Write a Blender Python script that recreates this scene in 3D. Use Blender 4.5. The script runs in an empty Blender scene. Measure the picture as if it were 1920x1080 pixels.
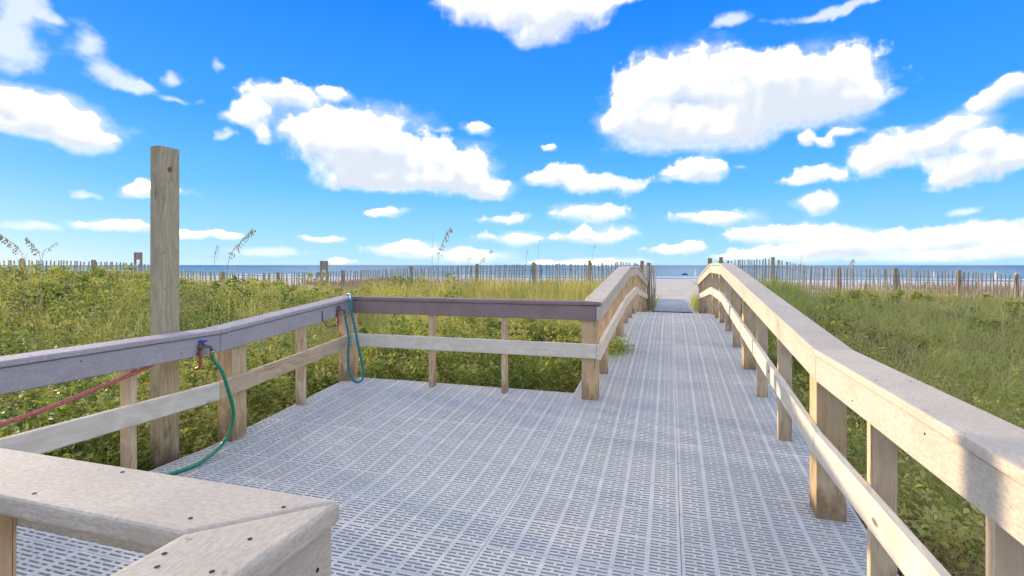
import bpy, bmesh, math, random
import numpy as np
from mathutils import Vector, Matrix

random.seed(7)
rng = np.random.default_rng(11)
sc = bpy.context.scene
col = sc.collection

# ------------------------------------------------------------------ camera
FPX = 960.0                       # focal length in photo pixels (1920 wide): an 18 mm lens
EYE = 1.365                       # eye height above the level deck
VPX, HOR = 1256.0, 497.0          # where the walkway direction and the horizon sit
TH = math.atan((VPX - 960.0) / FPX)
CS, SN = math.cos(TH), math.sin(TH)
cam_d = bpy.data.cameras.new('camera')
cam = bpy.data.objects.new('camera', cam_d)
col.objects.link(cam)
cam.location = (0, 0, EYE)
cam.rotation_euler = (math.pi / 2, 0, TH)
cam_d.sensor_width = 36.0
cam_d.lens = 36.0 * FPX / 1920.0
cam_d.shift_y = -(540.0 - HOR) / 1920.0
cam_d.clip_start = 0.05
cam_d.clip_end = 80000.0
sc.camera = cam
sc.render.resolution_x, sc.render.resolution_y = 1024, 576

# ------------------------------------------------------------------ sun, exposure
SUN_EL = math.radians(7.5)
SUN_AZ = math.atan2(-4.03, 1.21)          # compass from +Y, negative to the left
sun_vec = Vector((math.sin(SUN_AZ) * math.cos(SUN_EL), math.cos(SUN_AZ) * math.cos(SUN_EL), math.sin(SUN_EL)))
sun_d = bpy.data.lights.new('sun', 'SUN')
sun_d.energy = 3.0
sun_d.angle = math.radians(0.9)
sun_d.color = (1.0, 0.80, 0.55)
sun = bpy.data.objects.new('sun', sun_d)
col.objects.link(sun)
sun.rotation_euler = sun_vec.to_track_quat('Z', 'Y').to_euler()
sun.location = (-30, 10, 20)
sc.view_settings.view_transform = 'Standard'
sc.view_settings.look = 'None'
sc.view_settings.gamma = 1.0
sc.view_settings.use_curve_mapping = False
sc.view_settings.exposure = 0.80

# ------------------------------------------------------------------ node helper
class NT:
    def __init__(s, tree):
        s.t = tree
        tree.nodes.clear()
    def n(s, typ, **kw):
        nd = s.t.nodes.new(typ)
        for k, v in kw.items():
            if k == 'inp':
                for kk, vv in v.items():
                    if hasattr(vv, 'is_linked') or isinstance(vv, bpy.types.NodeSocket):
                        s.t.links.new(vv, nd.inputs[kk])
                    else:
                        nd.inputs[kk].default_value = vv
            else:
                setattr(nd, k, v)
        return nd
    def math(s, op, a, b=0.0, c=0.0, clamp=False):
        return s.n('ShaderNodeMath', operation=op, use_clamp=clamp, inp={0: a, 1: b, 2: c}).outputs[0]
    def vmath(s, op, a, b=(0, 0, 0), c=(0, 0, 0), out=0):
        return s.n('ShaderNodeVectorMath', operation=op, inp={0: a, 1: b, 2: c} if op == 'MULTIPLY_ADD' else {0: a, 1: b}).outputs[out]
    def mix(s, f, a, b, blend='MIX'):
        nd = s.n('ShaderNodeMix', data_type='RGBA', blend_type=blend)
        for i, v in ((0, f), (6, a), (7, b)):
            if isinstance(v, bpy.types.NodeSocket):
                s.t.links.new(v, nd.inputs[i])
            else:
                nd.inputs[i].default_value = v
        return nd.outputs[2]
    def ramp(s, f, stops, interp='LINEAR'):
        nd = s.n('ShaderNodeValToRGB', inp={0: f})
        cr = nd.color_ramp
        cr.interpolation = interp
        while len(cr.elements) < len(stops):
            cr.elements.new(0.5)
        for e, (p, c) in zip(cr.elements, stops):
            e.position = p
            e.color = (*c, 1) if len(c) == 3 else c
        return nd.outputs[0]
    def noise(s, vec, scale, detail=4, rough=0.55, dist=0.0, out=0):
        return s.n('ShaderNodeTexNoise', inp={'Vector': vec, 'Scale': scale, 'Detail': detail, 'Roughness': rough, 'Distortion': dist}).outputs[out]
    def smooth(s, v, lo, hi, a=0.0, b=1.0):
        return s.n('ShaderNodeMapRange', interpolation_type='SMOOTHSTEP', inp={0: v, 1: lo, 2: hi, 3: a, 4: b}).outputs[0]

# ------------------------------------------------------------------ world: blue sky with fair-weather clouds
def px_azel(x, y):
    a = math.atan((x - 960.0) / FPX) - TH
    h = math.hypot(1.0, (x - 960.0) / FPX)
    return a, math.atan((HOR - y) / FPX / h)

CLOUD_BLOBS = [  # x, y, half width, half height as seen in the photograph; turned into sky directions below
 (985,20,110,45),(900,3,55,20),(1065,18,62,32),(990,66,30,22),(1038,58,28,26),(925,25,55,28),(1175,3,28,14),
 (1230,150,75,52),(1320,158,110,54),(1420,160,90,52),(1562,152,92,62),(1480,185,100,46),(1240,238,105,42),(1340,252,110,34),
 (1440,225,100,36),(1595,195,60,40),(1195,200,48,50),(1160,232,34,16),
 (660,236,92,40),(600,256,70,32),(722,290,120,46),(800,320,90,36),(862,332,60,32),(680,330,85,26),(905,362,46,22),(760,345,90,22),(885,302,14,12),(640,290,60,40),
 (520,176,50,26),(560,188,30,16),(622,172,34,14),(480,214,40,26),(468,236,38,20),(495,260,20,15),
 (60,198,86,34),(120,215,60,28),(85,243,112,22),(155,262,56,14),(10,180,50,26),
 (310,362,58,14),(278,352,30,12),
 (1080,342,70,18),(1060,320,38,18),(1110,356,66,20),(1185,348,25,12),(1028,340,36,13),
 (1310,326,60,20),(1322,312,34,14),
 (1700,275,80,32),(1660,308,60,26),(1760,255,60,24),(1850,275,70,26),(1820,322,110,28),(1780,350,70,16),(1815,230,40,17),(1902,300,50,32),
 (1880,180,45,20),(1850,197,30,14),(1906,163,30,15),
 (1505,341,50,11),(1522,326,35,12),(1562,335,28,9),
 (1500,275,16,12),(1586,255,28,12),(1546,276,24,11),(1528,387,34,21),
 (1335,410,68,15),(1100,404,60,18),(945,415,48,12),(1120,446,70,17),(965,448,60,14),(720,396,40,8),(600,450,36,9),(748,467,60,13),(792,477,30,8),
 (220,424,62,12),(362,445,40,9),(430,447,25,9),(890,482,62,13),(630,491,28,8),(1250,471,55,10),(1286,464,28,9),(1370,484,70,8),(1080,493,80,9),
 (1420,440,70,17),(1510,438,60,17),(1600,456,120,20),(1750,452,120,20),(1862,440,80,22),(1500,472,150,13),(1750,482,200,13),(1900,470,80,16),
 (900,241,22,11),(1020,278,18,12)]
THIN_BLOBS = [
 (40,25,34,50),(14,85,36,44),(150,75,38,28),(190,128,46,22),(235,160,46,16),(275,155,32,12),(340,142,19,18),(345,190,42,11),(421,124,16,13),(90,28,11,8),
 (1370,42,32,13),(1610,2,110,8),(440,226,22,12),(830,242,26,6),(160,360,30,8),(420,265,15,10),(1400,306,26,8),(1805,395,42,8),(70,430,60,8),(500,475,60,8),(1170,492,60,8)]

def cloud_maps(W=4096, H=1024):
    """Cloud cover and cloud shade over the whole sky, computed here: columns are compass bearing, rows height above the horizon."""
    rg = np.random.default_rng(21)
    PXR = W / (2 * math.pi)
    def up1(n_out, n_in, wrap):
        x = (np.arange(n_out) + .5) * n_in / n_out - .5
        i = np.floor(x).astype(int); f = x - i
        f = f * f * f * (f * (f * 6 - 15) + 10)
        m = np.zeros((n_out, n_in), np.float32)
        a, b = (i % n_in, (i + 1) % n_in) if wrap else (np.clip(i, 0, n_in - 1), np.clip(i + 1, 0, n_in - 1))
        r_ = np.arange(n_out)
        np.add.at(m, (r_, a), 1 - f); np.add.at(m, (r_, b), f)
        return m
    def lattice(lam, aspect=1.0):
        nx, ny = max(4, int(W / (lam * aspect))), max(3, int(H / lam))
        g_ = rg.uniform(-1, 1, (ny, nx)).astype(np.float32)
        def gather(A, n_out, n_in, wrap, axis):
            x = (np.arange(n_out) + .5) * n_in / n_out - .5
            i = np.floor(x).astype(int); f = (x - i).astype(np.float32)
            f = f * f * f * (f * (f * 6 - 15) + 10)
            a, b = (i % n_in, (i + 1) % n_in) if wrap else (np.clip(i, 0, n_in - 1), np.clip(i + 1, 0, n_in - 1))
            if axis == 0: return A[a] * (1 - f)[:, None] + A[b] * f[:, None]
            return A[:, a] * (1 - f) + A[:, b] * f
        return gather(gather(g_, H, ny, False, 0), W, nx, True, 1)
    def fbm(lam, octs, gain=.55, aspect=1.0, billow=False):
        o = np.zeros((H, W), np.float32); a = 1.0; s = 0
        for _ in range(octs):
            n_ = lattice(lam, aspect)
            if billow: n_ = 1 - 2.2 * np.abs(n_)
            o += a * n_; s += a; a *= gain; lam /= 1.93
        return o / s
    def shift(A, dx, dy):
        ii = np.clip(np.arange(H) + dy, 0, H - 1)
        return np.roll(A[ii], -dx, 1)
    def warp(A, wx, wy):
        yy, xx = np.meshgrid(np.arange(H, dtype=np.float32), np.arange(W, dtype=np.float32), indexing='ij')
        x = xx + wx; y = np.clip(yy + wy, 0, H - 1.001)
        x0 = np.floor(x).astype(int); y0 = np.floor(y).astype(int)
        fx = (x - x0).astype(np.float32); fy = (y - y0).astype(np.float32)
        x1 = (x0 + 1) % W; x0 = x0 % W
        return (A[y0, x0] * (1 - fx) + A[y0, x1] * fx) * (1 - fy) + (A[y0 + 1, x0] * (1 - fx) + A[y0 + 1, x1] * fx) * fy
    def to_sky(b):
        x, y, hw, hh = b
        a, e = px_azel(x, y)
        return a, e, (px_azel(x + hw, y)[0] - px_azel(x - hw, y)[0]) / 2, (px_azel(x, y - hh)[1] - px_azel(x, y + hh)[1]) / 2
    dense = [to_sky(b) for b in CLOUD_BLOBS]
    thin = [to_sky((b[0], b[1], b[2] * 1.2, b[3] * 1.2)) for b in THIN_BLOBS]
    rr = random.Random(5)
    fl, fr = px_azel(-60, 300)[0], px_azel(1980, 300)[0]
    for k in range(70):                     # clouds go on all round and overhead, unseen cover thickened to add fill light
        for _ in range(50):
            a, e = rr.uniform(-3.1, 3.1), math.asin(rr.uniform(0.04, 0.96))
            if not (fl - .15 < a < fr + .15 and e < 0.64): break
        s = rr.uniform(0.06, 0.17) * (0.5 + min(e, .8))
        ce = max(math.cos(e), 0.2)
        for _ in range(6):
            dense.append((a + rr.uniform(-1.3, 1.3) * s / ce, e + rr.uniform(-.35, .45) * s, s * rr.uniform(.5, .9) / ce, s * rr.uniform(.3, .5)))
        if k % 3 == 0: thin.append((a + .3 / ce, e + .05, s * 1.6 / ce, s * .4))
    def field(blobs):
        F = np.full((H, W), 1e-4, np.float32)
        for a, e, da, de in blobs:
            y0, y1 = max(0, int((e - 2.8 * de) / (math.pi / 2) * H)), min(H, int((e + 2.8 * de) / (math.pi / 2) * H) + 1)
            c0, c1 = int(((a - 2.8 * da) / (2 * math.pi) + .5) * W), int(((a + 2.8 * da) / (2 * math.pi) + .5) * W) + 1
            if y1 <= y0: continue
            ee = ((np.arange(y0, y1) + .5) / H * math.pi / 2 - e) / de
            ee = np.where(ee < 0, ee * 1.35, ee)            # flatter below
            cc = np.arange(c0, c1)
            aa = (((cc + .5) / W - .5) * 2 * math.pi - a) / da
            F[y0:y1][:, cc % W] = F[y0:y1][:, cc % W] + np.exp(-1.25 * (ee[:, None] ** 2 + aa[None] ** 2))
        return 1.15 * (1 - np.sqrt(np.maximum(-np.log(F), 0) / 1.25)) + .25 * np.clip(F - 1, 0, 1.5)
    w1, w2 = fbm(55, 5, .6), fbm(55, 5, .6) * np.clip(np.arange(H, dtype=np.float32) / 60, 0, 1)[:, None]
    f_fine = fbm(26, 5, .62)
    f_bil = fbm(34, 5, .58, billow=True)
    S = warp(field(dense), w1 * 15, w2 * 11)
    S = np.clip(S, -4, 1.25)
    f_big = fbm(95, 3, .5)
    Sn = S + .58 * f_bil + .70 * f_fine + .34 * f_big - .06
    soft = fbm(60, 4, .55, 1.7)
    # soft, ragged undersides; crisp crowns
    g_ = shift(S, 0, 5) - shift(S, 0, -5)
    bottom = np.clip(.40 + g_ * 2.0, 0, 1)
    wid = .52 + .85 * bottom
    al = np.clip((Sn + .22) / wid, 0, 1); al = al * al * (3 - 2 * al)
    streak = fbm(40, 6, .6, 2.2)
    veil = np.clip((S + .42 + 1.25 * streak) / 1.3, 0, 1)
    al = al * np.clip(.93 + .30 * soft + .25 * streak + .25 * np.clip(S, -1, .6), .45, 1)
    al = 1 - (1 - al) * (1 - .50 * veil * veil * (3 - 2 * veil))
    T = warp(field(thin), w1 * 22, w2 * 14)
    T = np.clip(T, -3, 1) + 1.25 * fbm(46, 6, .66, 1.8) + .22
    th = np.clip(T / 1.25, 0, 1); th = .66 * th * th * (3 - 2 * th)
    # light comes from above: what lies above a point in the cloud greys it
    occ = np.zeros((H, W), np.float32)
    body = np.clip(Sn, 0, 1.1)
    for k in range(1, 9):
        occ += shift(body, -2 * k, 5 * k) / 8
    rel = shift(Sn, -3, 7) - shift(Sn, 3, -5)              # billows: sides turned away from the light
    sh = np.clip(occ * .80 - .10 + .55 * soft + .75 * rel, 0, 1) * np.clip(Sn * 1.5, 0, 1)
    sh = .9 * sh * sh * (3 - 2 * sh)
    for _ in range(4):
        sh = (sh + shift(sh, 2, 0) + shift(sh, -2, 0) + shift(sh, 0, 2) + shift(sh, 0, -2)) / 5
    return 1 - (1 - al) * (1 - th), sh

def build_world():
    w = bpy.data.worlds.new('World')
    sc.world = w
    w.use_nodes = True
    t = NT(w.node_tree)
    A, S = cloud_maps()
    H, W = A.shape
    img = bpy.data.images.new('cloud_cover', W, H, float_buffer=True, is_data=True)
    px = np.ones((H, W, 4), np.float32)
    px[..., 0], px[..., 1], px[..., 2] = A, S, 0
    img.pixels.foreach_set(px.ravel())
    img.update(); img.pack()
    tc = t.n('ShaderNodeTexCoord')
    d = t.vmath('NORMALIZE', tc.outputs['Generated'])
    X, Y, Z = t.n('ShaderNodeSeparateXYZ', inp={0: d}).outputs
    el = t.math('MAXIMUM', t.math('ARCSINE', Z), 0.0)
    u = t.math('MULTIPLY_ADD', t.math('ARCTAN2', X, Y), 1 / (2 * math.pi), 0.5)
    v = t.math('DIVIDE', el, math.pi / 2)
    ti = t.n('ShaderNodeTexImage', image=img, interpolation='Linear', extension='EXTEND', inp={0: t.n('ShaderNodeCombineXYZ', inp={0: u, 1: v}).outputs[0]})
    cm = t.n('ShaderNodeSeparateColor', inp={0: ti.outputs[0]})
    alpha, grey = cm.outputs[0], cm.outputs[1]
    # clear sky by height above the horizon, laid over the physical sky
    grad = t.ramp(v, [(0.0, (.42, .71, .92)), (.035, (.27, .62, .96)), (.09, (.115, .47, .98)), (.165, (.040, .33, .96)),
                      (.30, (.008, .215, .95)), (.55, (.010, .20, .85)), (1.0, (.010, .18, .75))])
    sky = t.n('ShaderNodeTexSky', sky_type='NISHITA', sun_disc=False, sun_elevation=SUN_EL, sun_rotation=SUN_AZ,
              altitude=0.0, air_density=1.0, dust_density=0.4, ozone_density=2.5)
    nish = t.vmath('SCALE', sky.outputs[0])
    nish.node.inputs['Scale'].default_value = 0.10
    base = t.mix(0.10, grad, nish)
    core = t.math('MULTIPLY', t.smooth(alpha, .70, 1.0), t.smooth(grey, .17, .02))      # thick sunlit cloud outshines its thin edges and its base
    pale = t.mix(t.smooth(grey, .05, .95), (.90, .92, .95, 1), (.61, .665, .755, 1))
    white = t.mix(core, pale, (4.1, 3.7, 3.05, 1))
    skyc = t.vmath('SCALE', t.mix(alpha, base, white))
    skyc.node.inputs['Scale'].default_value = SKY_GAIN
    bg = t.n('ShaderNodeBackground', inp={'Color': skyc, 'Strength': 0.10})
    t.n('ShaderNodeOutputWorld', inp={'Surface': bg.outputs[0]})
    w.cycles.sampling_method = 'MANUAL'
    w.cycles.sample_map_resolution = 1024
SKY_GAIN = 7.2
build_world()

# ------------------------------------------------------------------ materials
def mat(name):
    m = bpy.data.materials.new(name)
    m.use_nodes = True
    return m, NT(m.node_tree)

def principled(t, color, rough=0.7, bump=None, bstr=0.3, bdist=0.01, spec=0.3, metallic=0.0):
    b = t.n('ShaderNodeBsdfPrincipled', inp={'Base Color': color, 'Roughness': rough, 'Specular IOR Level': spec, 'Metallic': metallic})
    if bump is not None:
        bn = t.n('ShaderNodeBump', inp={'Height': bump, 'Strength': bstr, 'Distance': bdist})
        t.t.links.new(bn.outputs[0], b.inputs['Normal'])
    t.n('ShaderNodeOutputMaterial', inp={'Surface': b.outputs[0]})
    return b

def objvec(t, jitter=True):
    tc = t.n('ShaderNodeTexCoord')
    v = tc.outputs['Object']
    if jitter:
        oi = t.n('ShaderNodeObjectInfo')
        v = t.vmath('ADD', v, t.vmath('SCALE', (13.1, 7.7, 5.3)))
        v.node.inputs[1].links[0].from_node.inputs['Scale'].default_value = 1.0
        t.t.links.new(oi.outputs['Random'], v.node.inputs[1].links[0].from_node.inputs['Scale'])
    return v

def m_composite(name, light, dark, speck):
    m, t = mat(name)
    v = objvec(t)
    rnd = t.n('ShaderNodeObjectInfo').outputs['Random']
    blot = t.noise(v, 5.0, 5, 0.6)
    fine = t.noise(t.vmath('MULTIPLY', v, (0.6, 1.6, 1.6)), 95.0, 5, 0.7)
    c = t.mix(t.smooth(blot, 0.3, 0.72), dark, light)
    c = t.mix(t.smooth(fine, 0.36, 0.62, 0.35, 1.0), speck, c)
    gra = t.noise(t.vmath('MULTIPLY', v, (1.2, 26, 26)), 3.0, 5, 0.65)
    c = t.mix(t.smooth(gra, .50, .74, 0, .38), c, speck)
    spots = t.noise(v, 38.0, 2, 0.5)
    c = t.mix(t.smooth(spots, 0.70, 0.78, 0.0, 0.5), c, (.14, .11, .09, 1))
    c = t.mix(t.math('MULTIPLY', rnd, 0.22), c, (.30, .27, .27, 1))
    principled(t, c, 0.72, t.math('ADD', fine, t.math('MULTIPLY', blot, .6)), 0.35, 0.004, 0.25)
    return m

def m_wood(name, light, mid, dark, stain=0.0, grain='x', knots=True, crack=0.85):
    m, t = mat(name)
    v = objvec(t)
    g = {'x': (0.55, 9, 9), 'z': (9, 9, 0.55)}[grain]
    oi = t.n('ShaderNodeObjectInfo').outputs['Random']
    gv = t.vmath('MULTIPLY', v, g)
    warp = t.noise(v, 2.5, 2, 0.5, out=1)
    gv = t.vmath('ADD', gv, t.vmath('MULTIPLY', warp, (1.6, 1.6, 1.6)))
    gr = t.noise(gv, 4.0, 6, 0.62, 0.4)
    wv = t.n('ShaderNodeTexWave', wave_type='BANDS', bands_direction='Y', inp={'Vector': gv, 'Scale': 1.1, 'Distortion': 5.0, 'Detail': 3.0}).outputs[1]
    big = t.noise(v, 3.2, 4, 0.6)
    c = t.mix(t.smooth(gr, 0.30, 0.70), mid, light)
    c = t.mix(t.math('MULTIPLY', wv, 0.28), c, dark)
    c = t.mix(t.smooth(big, 0.52, 0.75, 0.0, 0.55), c, mid)
    c = t.mix(t.math('MULTIPLY', oi, 0.35), c, mid)
    if knots:
        vo = t.n('ShaderNodeTexVoronoi', inp={'Vector': t.vmath('MULTIPLY', v, {'x': (1.0, 2.6, 2.6), 'z': (2.6, 2.6, 1.0)}[grain]), 'Scale': 2.3}).outputs[0]
        c = t.mix(t.smooth(vo, 0.10, 0.04, 0.0, 0.8), c, (.10, .06, .035, 1))
    ck = t.noise(t.vmath('MULTIPLY', v, {'x': (0.5, 22, 22), 'z': (22, 22, 0.5)}[grain]), 2.0, 2, 0.5)
    c = t.mix(t.math('MULTIPLY', t.smooth(t.math('ABSOLUTE', t.math('SUBTRACT', ck, .40)), .014, .004), t.smooth(big, .52, .62, 0, crack)), c, (.06, .04, .028, 1))
    if stain > 0:
        tc = t.n('ShaderNodeTexCoord')
        z = t.n('ShaderNodeSeparateXYZ', inp={0: tc.outputs['Object']}).outputs[2]
        st = t.math('ADD', z, t.math('MULTIPLY', t.math('SUBTRACT', t.noise(gv, 1.6, 4, .6), .5), .9))
        c = t.mix(t.smooth(st, 0.26, -0.05, 0.0, stain), c, (.085, .05, .032, 1))
        run = t.noise(gv, 2.2, 4, 0.6)
        c = t.mix(t.smooth(run, 0.60, 0.72, 0.0, stain * .8), c, (.16, .085, .05, 1))
    principled(t, c, 0.8, t.math('ADD', gr, t.math('MULTIPLY', wv, .4)), 0.4, 0.004, 0.2)
    return m

def m_plain(name, c, rough=0.5, spec=0.5, metallic=0.0, var=0.25, scale=30.0):
    m, t = mat(name)
    v = objvec(t)
    n = t.noise(v, scale, 4, 0.6)
    d = tuple(x * (1 - var) for x in c) + (1,)
    principled(t, t.mix(t.smooth(n, .35, .7), d, (*c, 1)), rough, n, 0.15, 0.003, spec, metallic)
    return m

M = {}
M['composite'] = m_composite('weathered_composite', (.74, .645, .505, 1), (.63, .54, .41, 1), (.46, .38, .28, 1))
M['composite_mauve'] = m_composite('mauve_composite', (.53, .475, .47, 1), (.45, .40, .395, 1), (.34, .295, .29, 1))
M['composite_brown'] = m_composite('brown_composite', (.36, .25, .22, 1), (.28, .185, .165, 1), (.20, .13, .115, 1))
M['rail_pine'] = m_wood('weathered_pine', (.82, .74, .59, 1), (.72, .63, .49, 1), (.50, .40, .28, 1), crack=.3)
M['raw_pine'] = m_wood('raw_pine', (.74, .60, .42, 1), (.60, .44, .27, 1), (.33, .19, .09, 1))
M['post'] = m_wood('post_pine', (.76, .57, .35, 1), (.60, .41, .21, 1), (.30, .17, .08, 1), 0.62, 'z')
M['baluster'] = m_wood('baluster_pine', (.80, .62, .42, 1), (.66, .47, .28, 1), (.34, .20, .10, 1), 0.5, 'z')
M['tall'] = m_wood('grey_post_pine', (.56, .48, .33, 1), (.42, .34, .20, 1), (.22, .16, .08, 1), 0.75, 'z')
M['lath'] = m_wood('fence_lath', (.52, .46, .38, 1), (.42, .36, .28, 1), (.24, .19, .14, 1), 0.0, 'z', False)
M['fpost'] = m_wood('fence_post_pine', (.46, .35, .22, 1), (.32, .23, .14, 1), (.16, .11, .07, 1), 0.0, 'z', False)
M['joist'] = m_wood('joist_pine', (.30, .23, .15, 1), (.22, .16, .10, 1), (.12, .08, .05, 1))
M['screw'] = m_plain('dark_screw', (.05, .045, .04), 0.5, 0.4, 0.6)
M['brass'] = m_plain('tarnished_brass', (.55, .40, .18), 0.35, 0.5, 0.9)
M['iron'] = m_plain('dull_iron', (.22, .17, .15), 0.5, 0.5, 0.6)
M['pexred'] = m_plain('red_pipe', (.50, .10, .07), 0.4)
M['blue'] = m_plain('blue_handle', (.015, .06, .55), 0.35)
M['green_hose'] = m_plain('green_hose', (.008, .30, .14), 0.35, 0.5, 0, .35, 60)
M['teal_hose'] = m_plain('teal_hose', (.02, .27, .30), 0.35, 0.5, 0, .35, 60)
M['red_hose'] = m_plain('red_hose', (.62, .13, .12), 0.4, 0.5, 0, .3, 60)
M['wire'] = m_plain('wire', (.20, .18, .16), 0.5, 0.4, 0.7)
M['umb_blue'] = m_plain('blue_canvas', (.03, .12, .35), 0.8)
M['umb_white'] = m_plain('white_canvas', (.80, .80, .78), 0.8)
M['seed'] = m_plain('sea_oat_seed', (.58, .41, .17), 0.8)
M['stem'] = m_plain('sea_oat_stem', (.58, .50, .22), 0.7)
M['mat'] = m_plain('blue_grey_mat', (.36, .40, .44), 0.9, 0.2, 0, .3, 6)
M['sign'] = m_plain('grey_sign', (.34, .33, .30), 0.7)

def m_panel():
    m, t = mat('grey_plastic_grating')
    v = objvec(t)
    rnd = t.n('ShaderNodeObjectInfo').outputs['Random']
    n = t.noise(v, 5.0, 5, 0.65)
    f = t.noise(v, 70.0, 4, 0.7)
    c = t.mix(t.smooth(n, .3, .7), (.545, .545, .515, 1), (.61, .61, .575, 1))
    c = t.mix(t.smooth(f, .55, .72, 0, .35), c, (.33, .30, .26, 1))
    wp = t.n('ShaderNodeNewGeometry').outputs['Position']
    sand = t.noise(wp, 1.6, 5, 0.65)
    c = t.mix(t.smooth(sand, .56, .78, 0, .35), c, (.44, .39, .32, 1))
    c = t.mix(t.math('MULTIPLY', rnd, .22), c, (.36, .36, .36, 1))
    principled(t, c, t.math('MULTIPLY_ADD', f, 0.25, 0.42), f, 0.12, 0.002, 0.4)
    return m
M['panel'] = m_panel()

def m_leaf(name, stops, trans=0.35):
    m, t = mat(name)
    at = t.n('ShaderNodeAttribute', attribute_name='tint').outputs['Fac']
    wp = t.n('ShaderNodeNewGeometry').outputs['Position']
    patch = t.noise(wp, 0.9, 4, 0.6)
    f = t.math('ADD', t.math('MULTIPLY', at, .72), t.math('MULTIPLY', t.smooth(patch, .3, .7), .28))
    c = t.ramp(f, stops)
    b = t.n('ShaderNodeBsdfPrincipled', inp={'Base Color': c, 'Roughness': 0.55, 'Specular IOR Level': 0.3})
    tr = t.n('ShaderNodeBsdfTranslucent', inp={'Color': t.mix(1.0, c, (1.35, 1.25, .7, 1), 'MULTIPLY')})
    mx = t.n('ShaderNodeMixShader', inp={0: trans, 1: b.outputs[0], 2: tr.outputs[0]})
    t.n('ShaderNodeOutputMaterial', inp={'Surface': mx.outputs[0]})
    return m
M['weed'] = m_leaf('weed_leaf', [(0, (.07, .12, .03)), (.25, (.18, .27, .055)), (.55, (.42, .46, .10)), (.85, (.62, .56, .20)), (1, (.48, .34, .16))])
M['grass'] = m_leaf('dune_grass_blade', [(0, (.14, .20, .05)), (.35, (.33, .38, .10)), (.7, (.56, .53, .19)), (1, (.66, .54, .29))], .4)
M['grass_green'] = m_leaf('green_grass_blade', [(0, (.11, .18, .06)), (.28, (.30, .39, .12)), (.58, (.52, .54, .18)), (.82, (.62, .55, .26)), (1, (.54, .38, .20))], .4)
M['dry'] = m_leaf('dry_stem', [(0, (.16, .085, .045)), (.5, (.30, .19, .10)), (1, (.48, .36, .20))], .15)
M['flower'] = m_leaf('white_petal', [(0, (.70, .70, .62)), (1, (.85, .85, .80))], .3)

def m_ground():
    m, t = mat('dune_sand')
    wp = t.n('ShaderNodeNewGeometry').outputs['Position']
    at = t.n('ShaderNodeAttribute', attribute_name='soil').outputs['Fac']
    n = t.noise(wp, 0.8, 6, 0.65)
    f = t.noise(wp, 9.0, 6, 0.7)
    sand = t.mix(t.smooth(n, .3, .7), (.56, .49, .40, 1), (.70, .63, .54, 1))
    sand = t.mix(t.smooth(f, .5, .75, 0, .35), sand, (.42, .35, .27, 1))
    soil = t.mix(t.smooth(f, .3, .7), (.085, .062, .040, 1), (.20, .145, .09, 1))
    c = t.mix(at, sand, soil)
    vo = t.n('ShaderNodeTexVoronoi', inp={'Vector': wp, 'Scale': 2.2}).outputs[0]
    principled(t, c, 0.95, t.math('ADD', f, t.math('MULTIPLY', vo, 1.2)), 0.9, 0.08, 0.1)
    return m
M['ground'] = m_ground()

SHORE_Y = 120.0
def m_sea():
    m, t = mat('sea_water')
    wp = t.n('ShaderNodeNewGeometry').outputs['Position']
    s = t.n('ShaderNodeSeparateXYZ', inp={0: wp})
    wv = t.vmath('MULTIPLY', wp, (0.35, 1.0, 1.0))
    sw = t.noise(wv, 0.12, 5, 0.6)
    ch = t.noise(wv, 0.9, 5, 0.65)
    line = t.noise(t.vmath('MULTIPLY', wp, (1.0, .2, 1)), 0.035, 3, 0.6)
    y = t.math('ADD', s.outputs[1], t.math('MULTIPLY', t.math('SUBTRACT', line, .5), 26.0))
    foam = t.math('MAXIMUM', t.smooth(t.math('ABSOLUTE', t.math('SUBTRACT', y, SHORE_Y + 4)), 7.0, 2.0),
                  t.math('MULTIPLY', t.smooth(t.math('ABSOLUTE', t.math('SUBTRACT', y, SHORE_Y + 30)), 9.0, 3.0), t.smooth(t.noise(wp, .05, 3, .6), .42, .55)))
    foam = t.math('MULTIPLY', foam, t.smooth(t.noise(wp, .6, 4, .7), .30, .55))
    far = t.smooth(s.outputs[1], SHORE_Y, 900.0)
    c = t.mix(far, (.10, .27, .33, 1), (.018, .105, .22, 1))
    c = t.mix(t.smooth(sw, .35, .7, 0, .5), c, (.03, .14, .25, 1))
    c = t.mix(foam, c, (.85, .87, .88, 1))
    b = principled(t, c, t.math('MULTIPLY_ADD', foam, .5, .38), t.math('ADD', t.math('MULTIPLY', sw, 3.0), ch), 1.0, 0.6, 0.35)
    return m
M['sea'] = m_sea()

# ------------------------------------------------------------------ object helpers
def tag(o, label=None, cat=None, group=None, kind=None):
    if label: o['label'] = label
    if cat: o['category'] = cat
    if group: o['group'] = group
    if kind: o['kind'] = kind
    return o

def empty(name, loc=(0, 0, 0), label=None, cat=None, group=None, kind=None):
    o = bpy.data.objects.new(name, None)
    o.empty_display_size = 0.2
    col.objects.link(o)
    o.location = loc
    return tag(o, label, cat, group, kind)

def link(name, me, m, parent=None, mw=None):
    o = bpy.data.objects.new(name, me)
    if m is not None and len(me.materials) == 0:
        me.materials.append(m)
    col.objects.link(o)
    if mw is None:
        mw = Matrix.Identity(4)
    if parent is not None:
        o.parent = parent
        o.matrix_parent_inverse = Matrix.Identity(4)
        o.matrix_basis = parent_world(parent).inverted() @ mw
    else:
        o.matrix_basis = mw
    return o

def parent_world(p):
    m = p.matrix_basis.copy()
    while p.parent is not None:
        p = p.parent
        m = p.matrix_basis @ m
    return m

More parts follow.
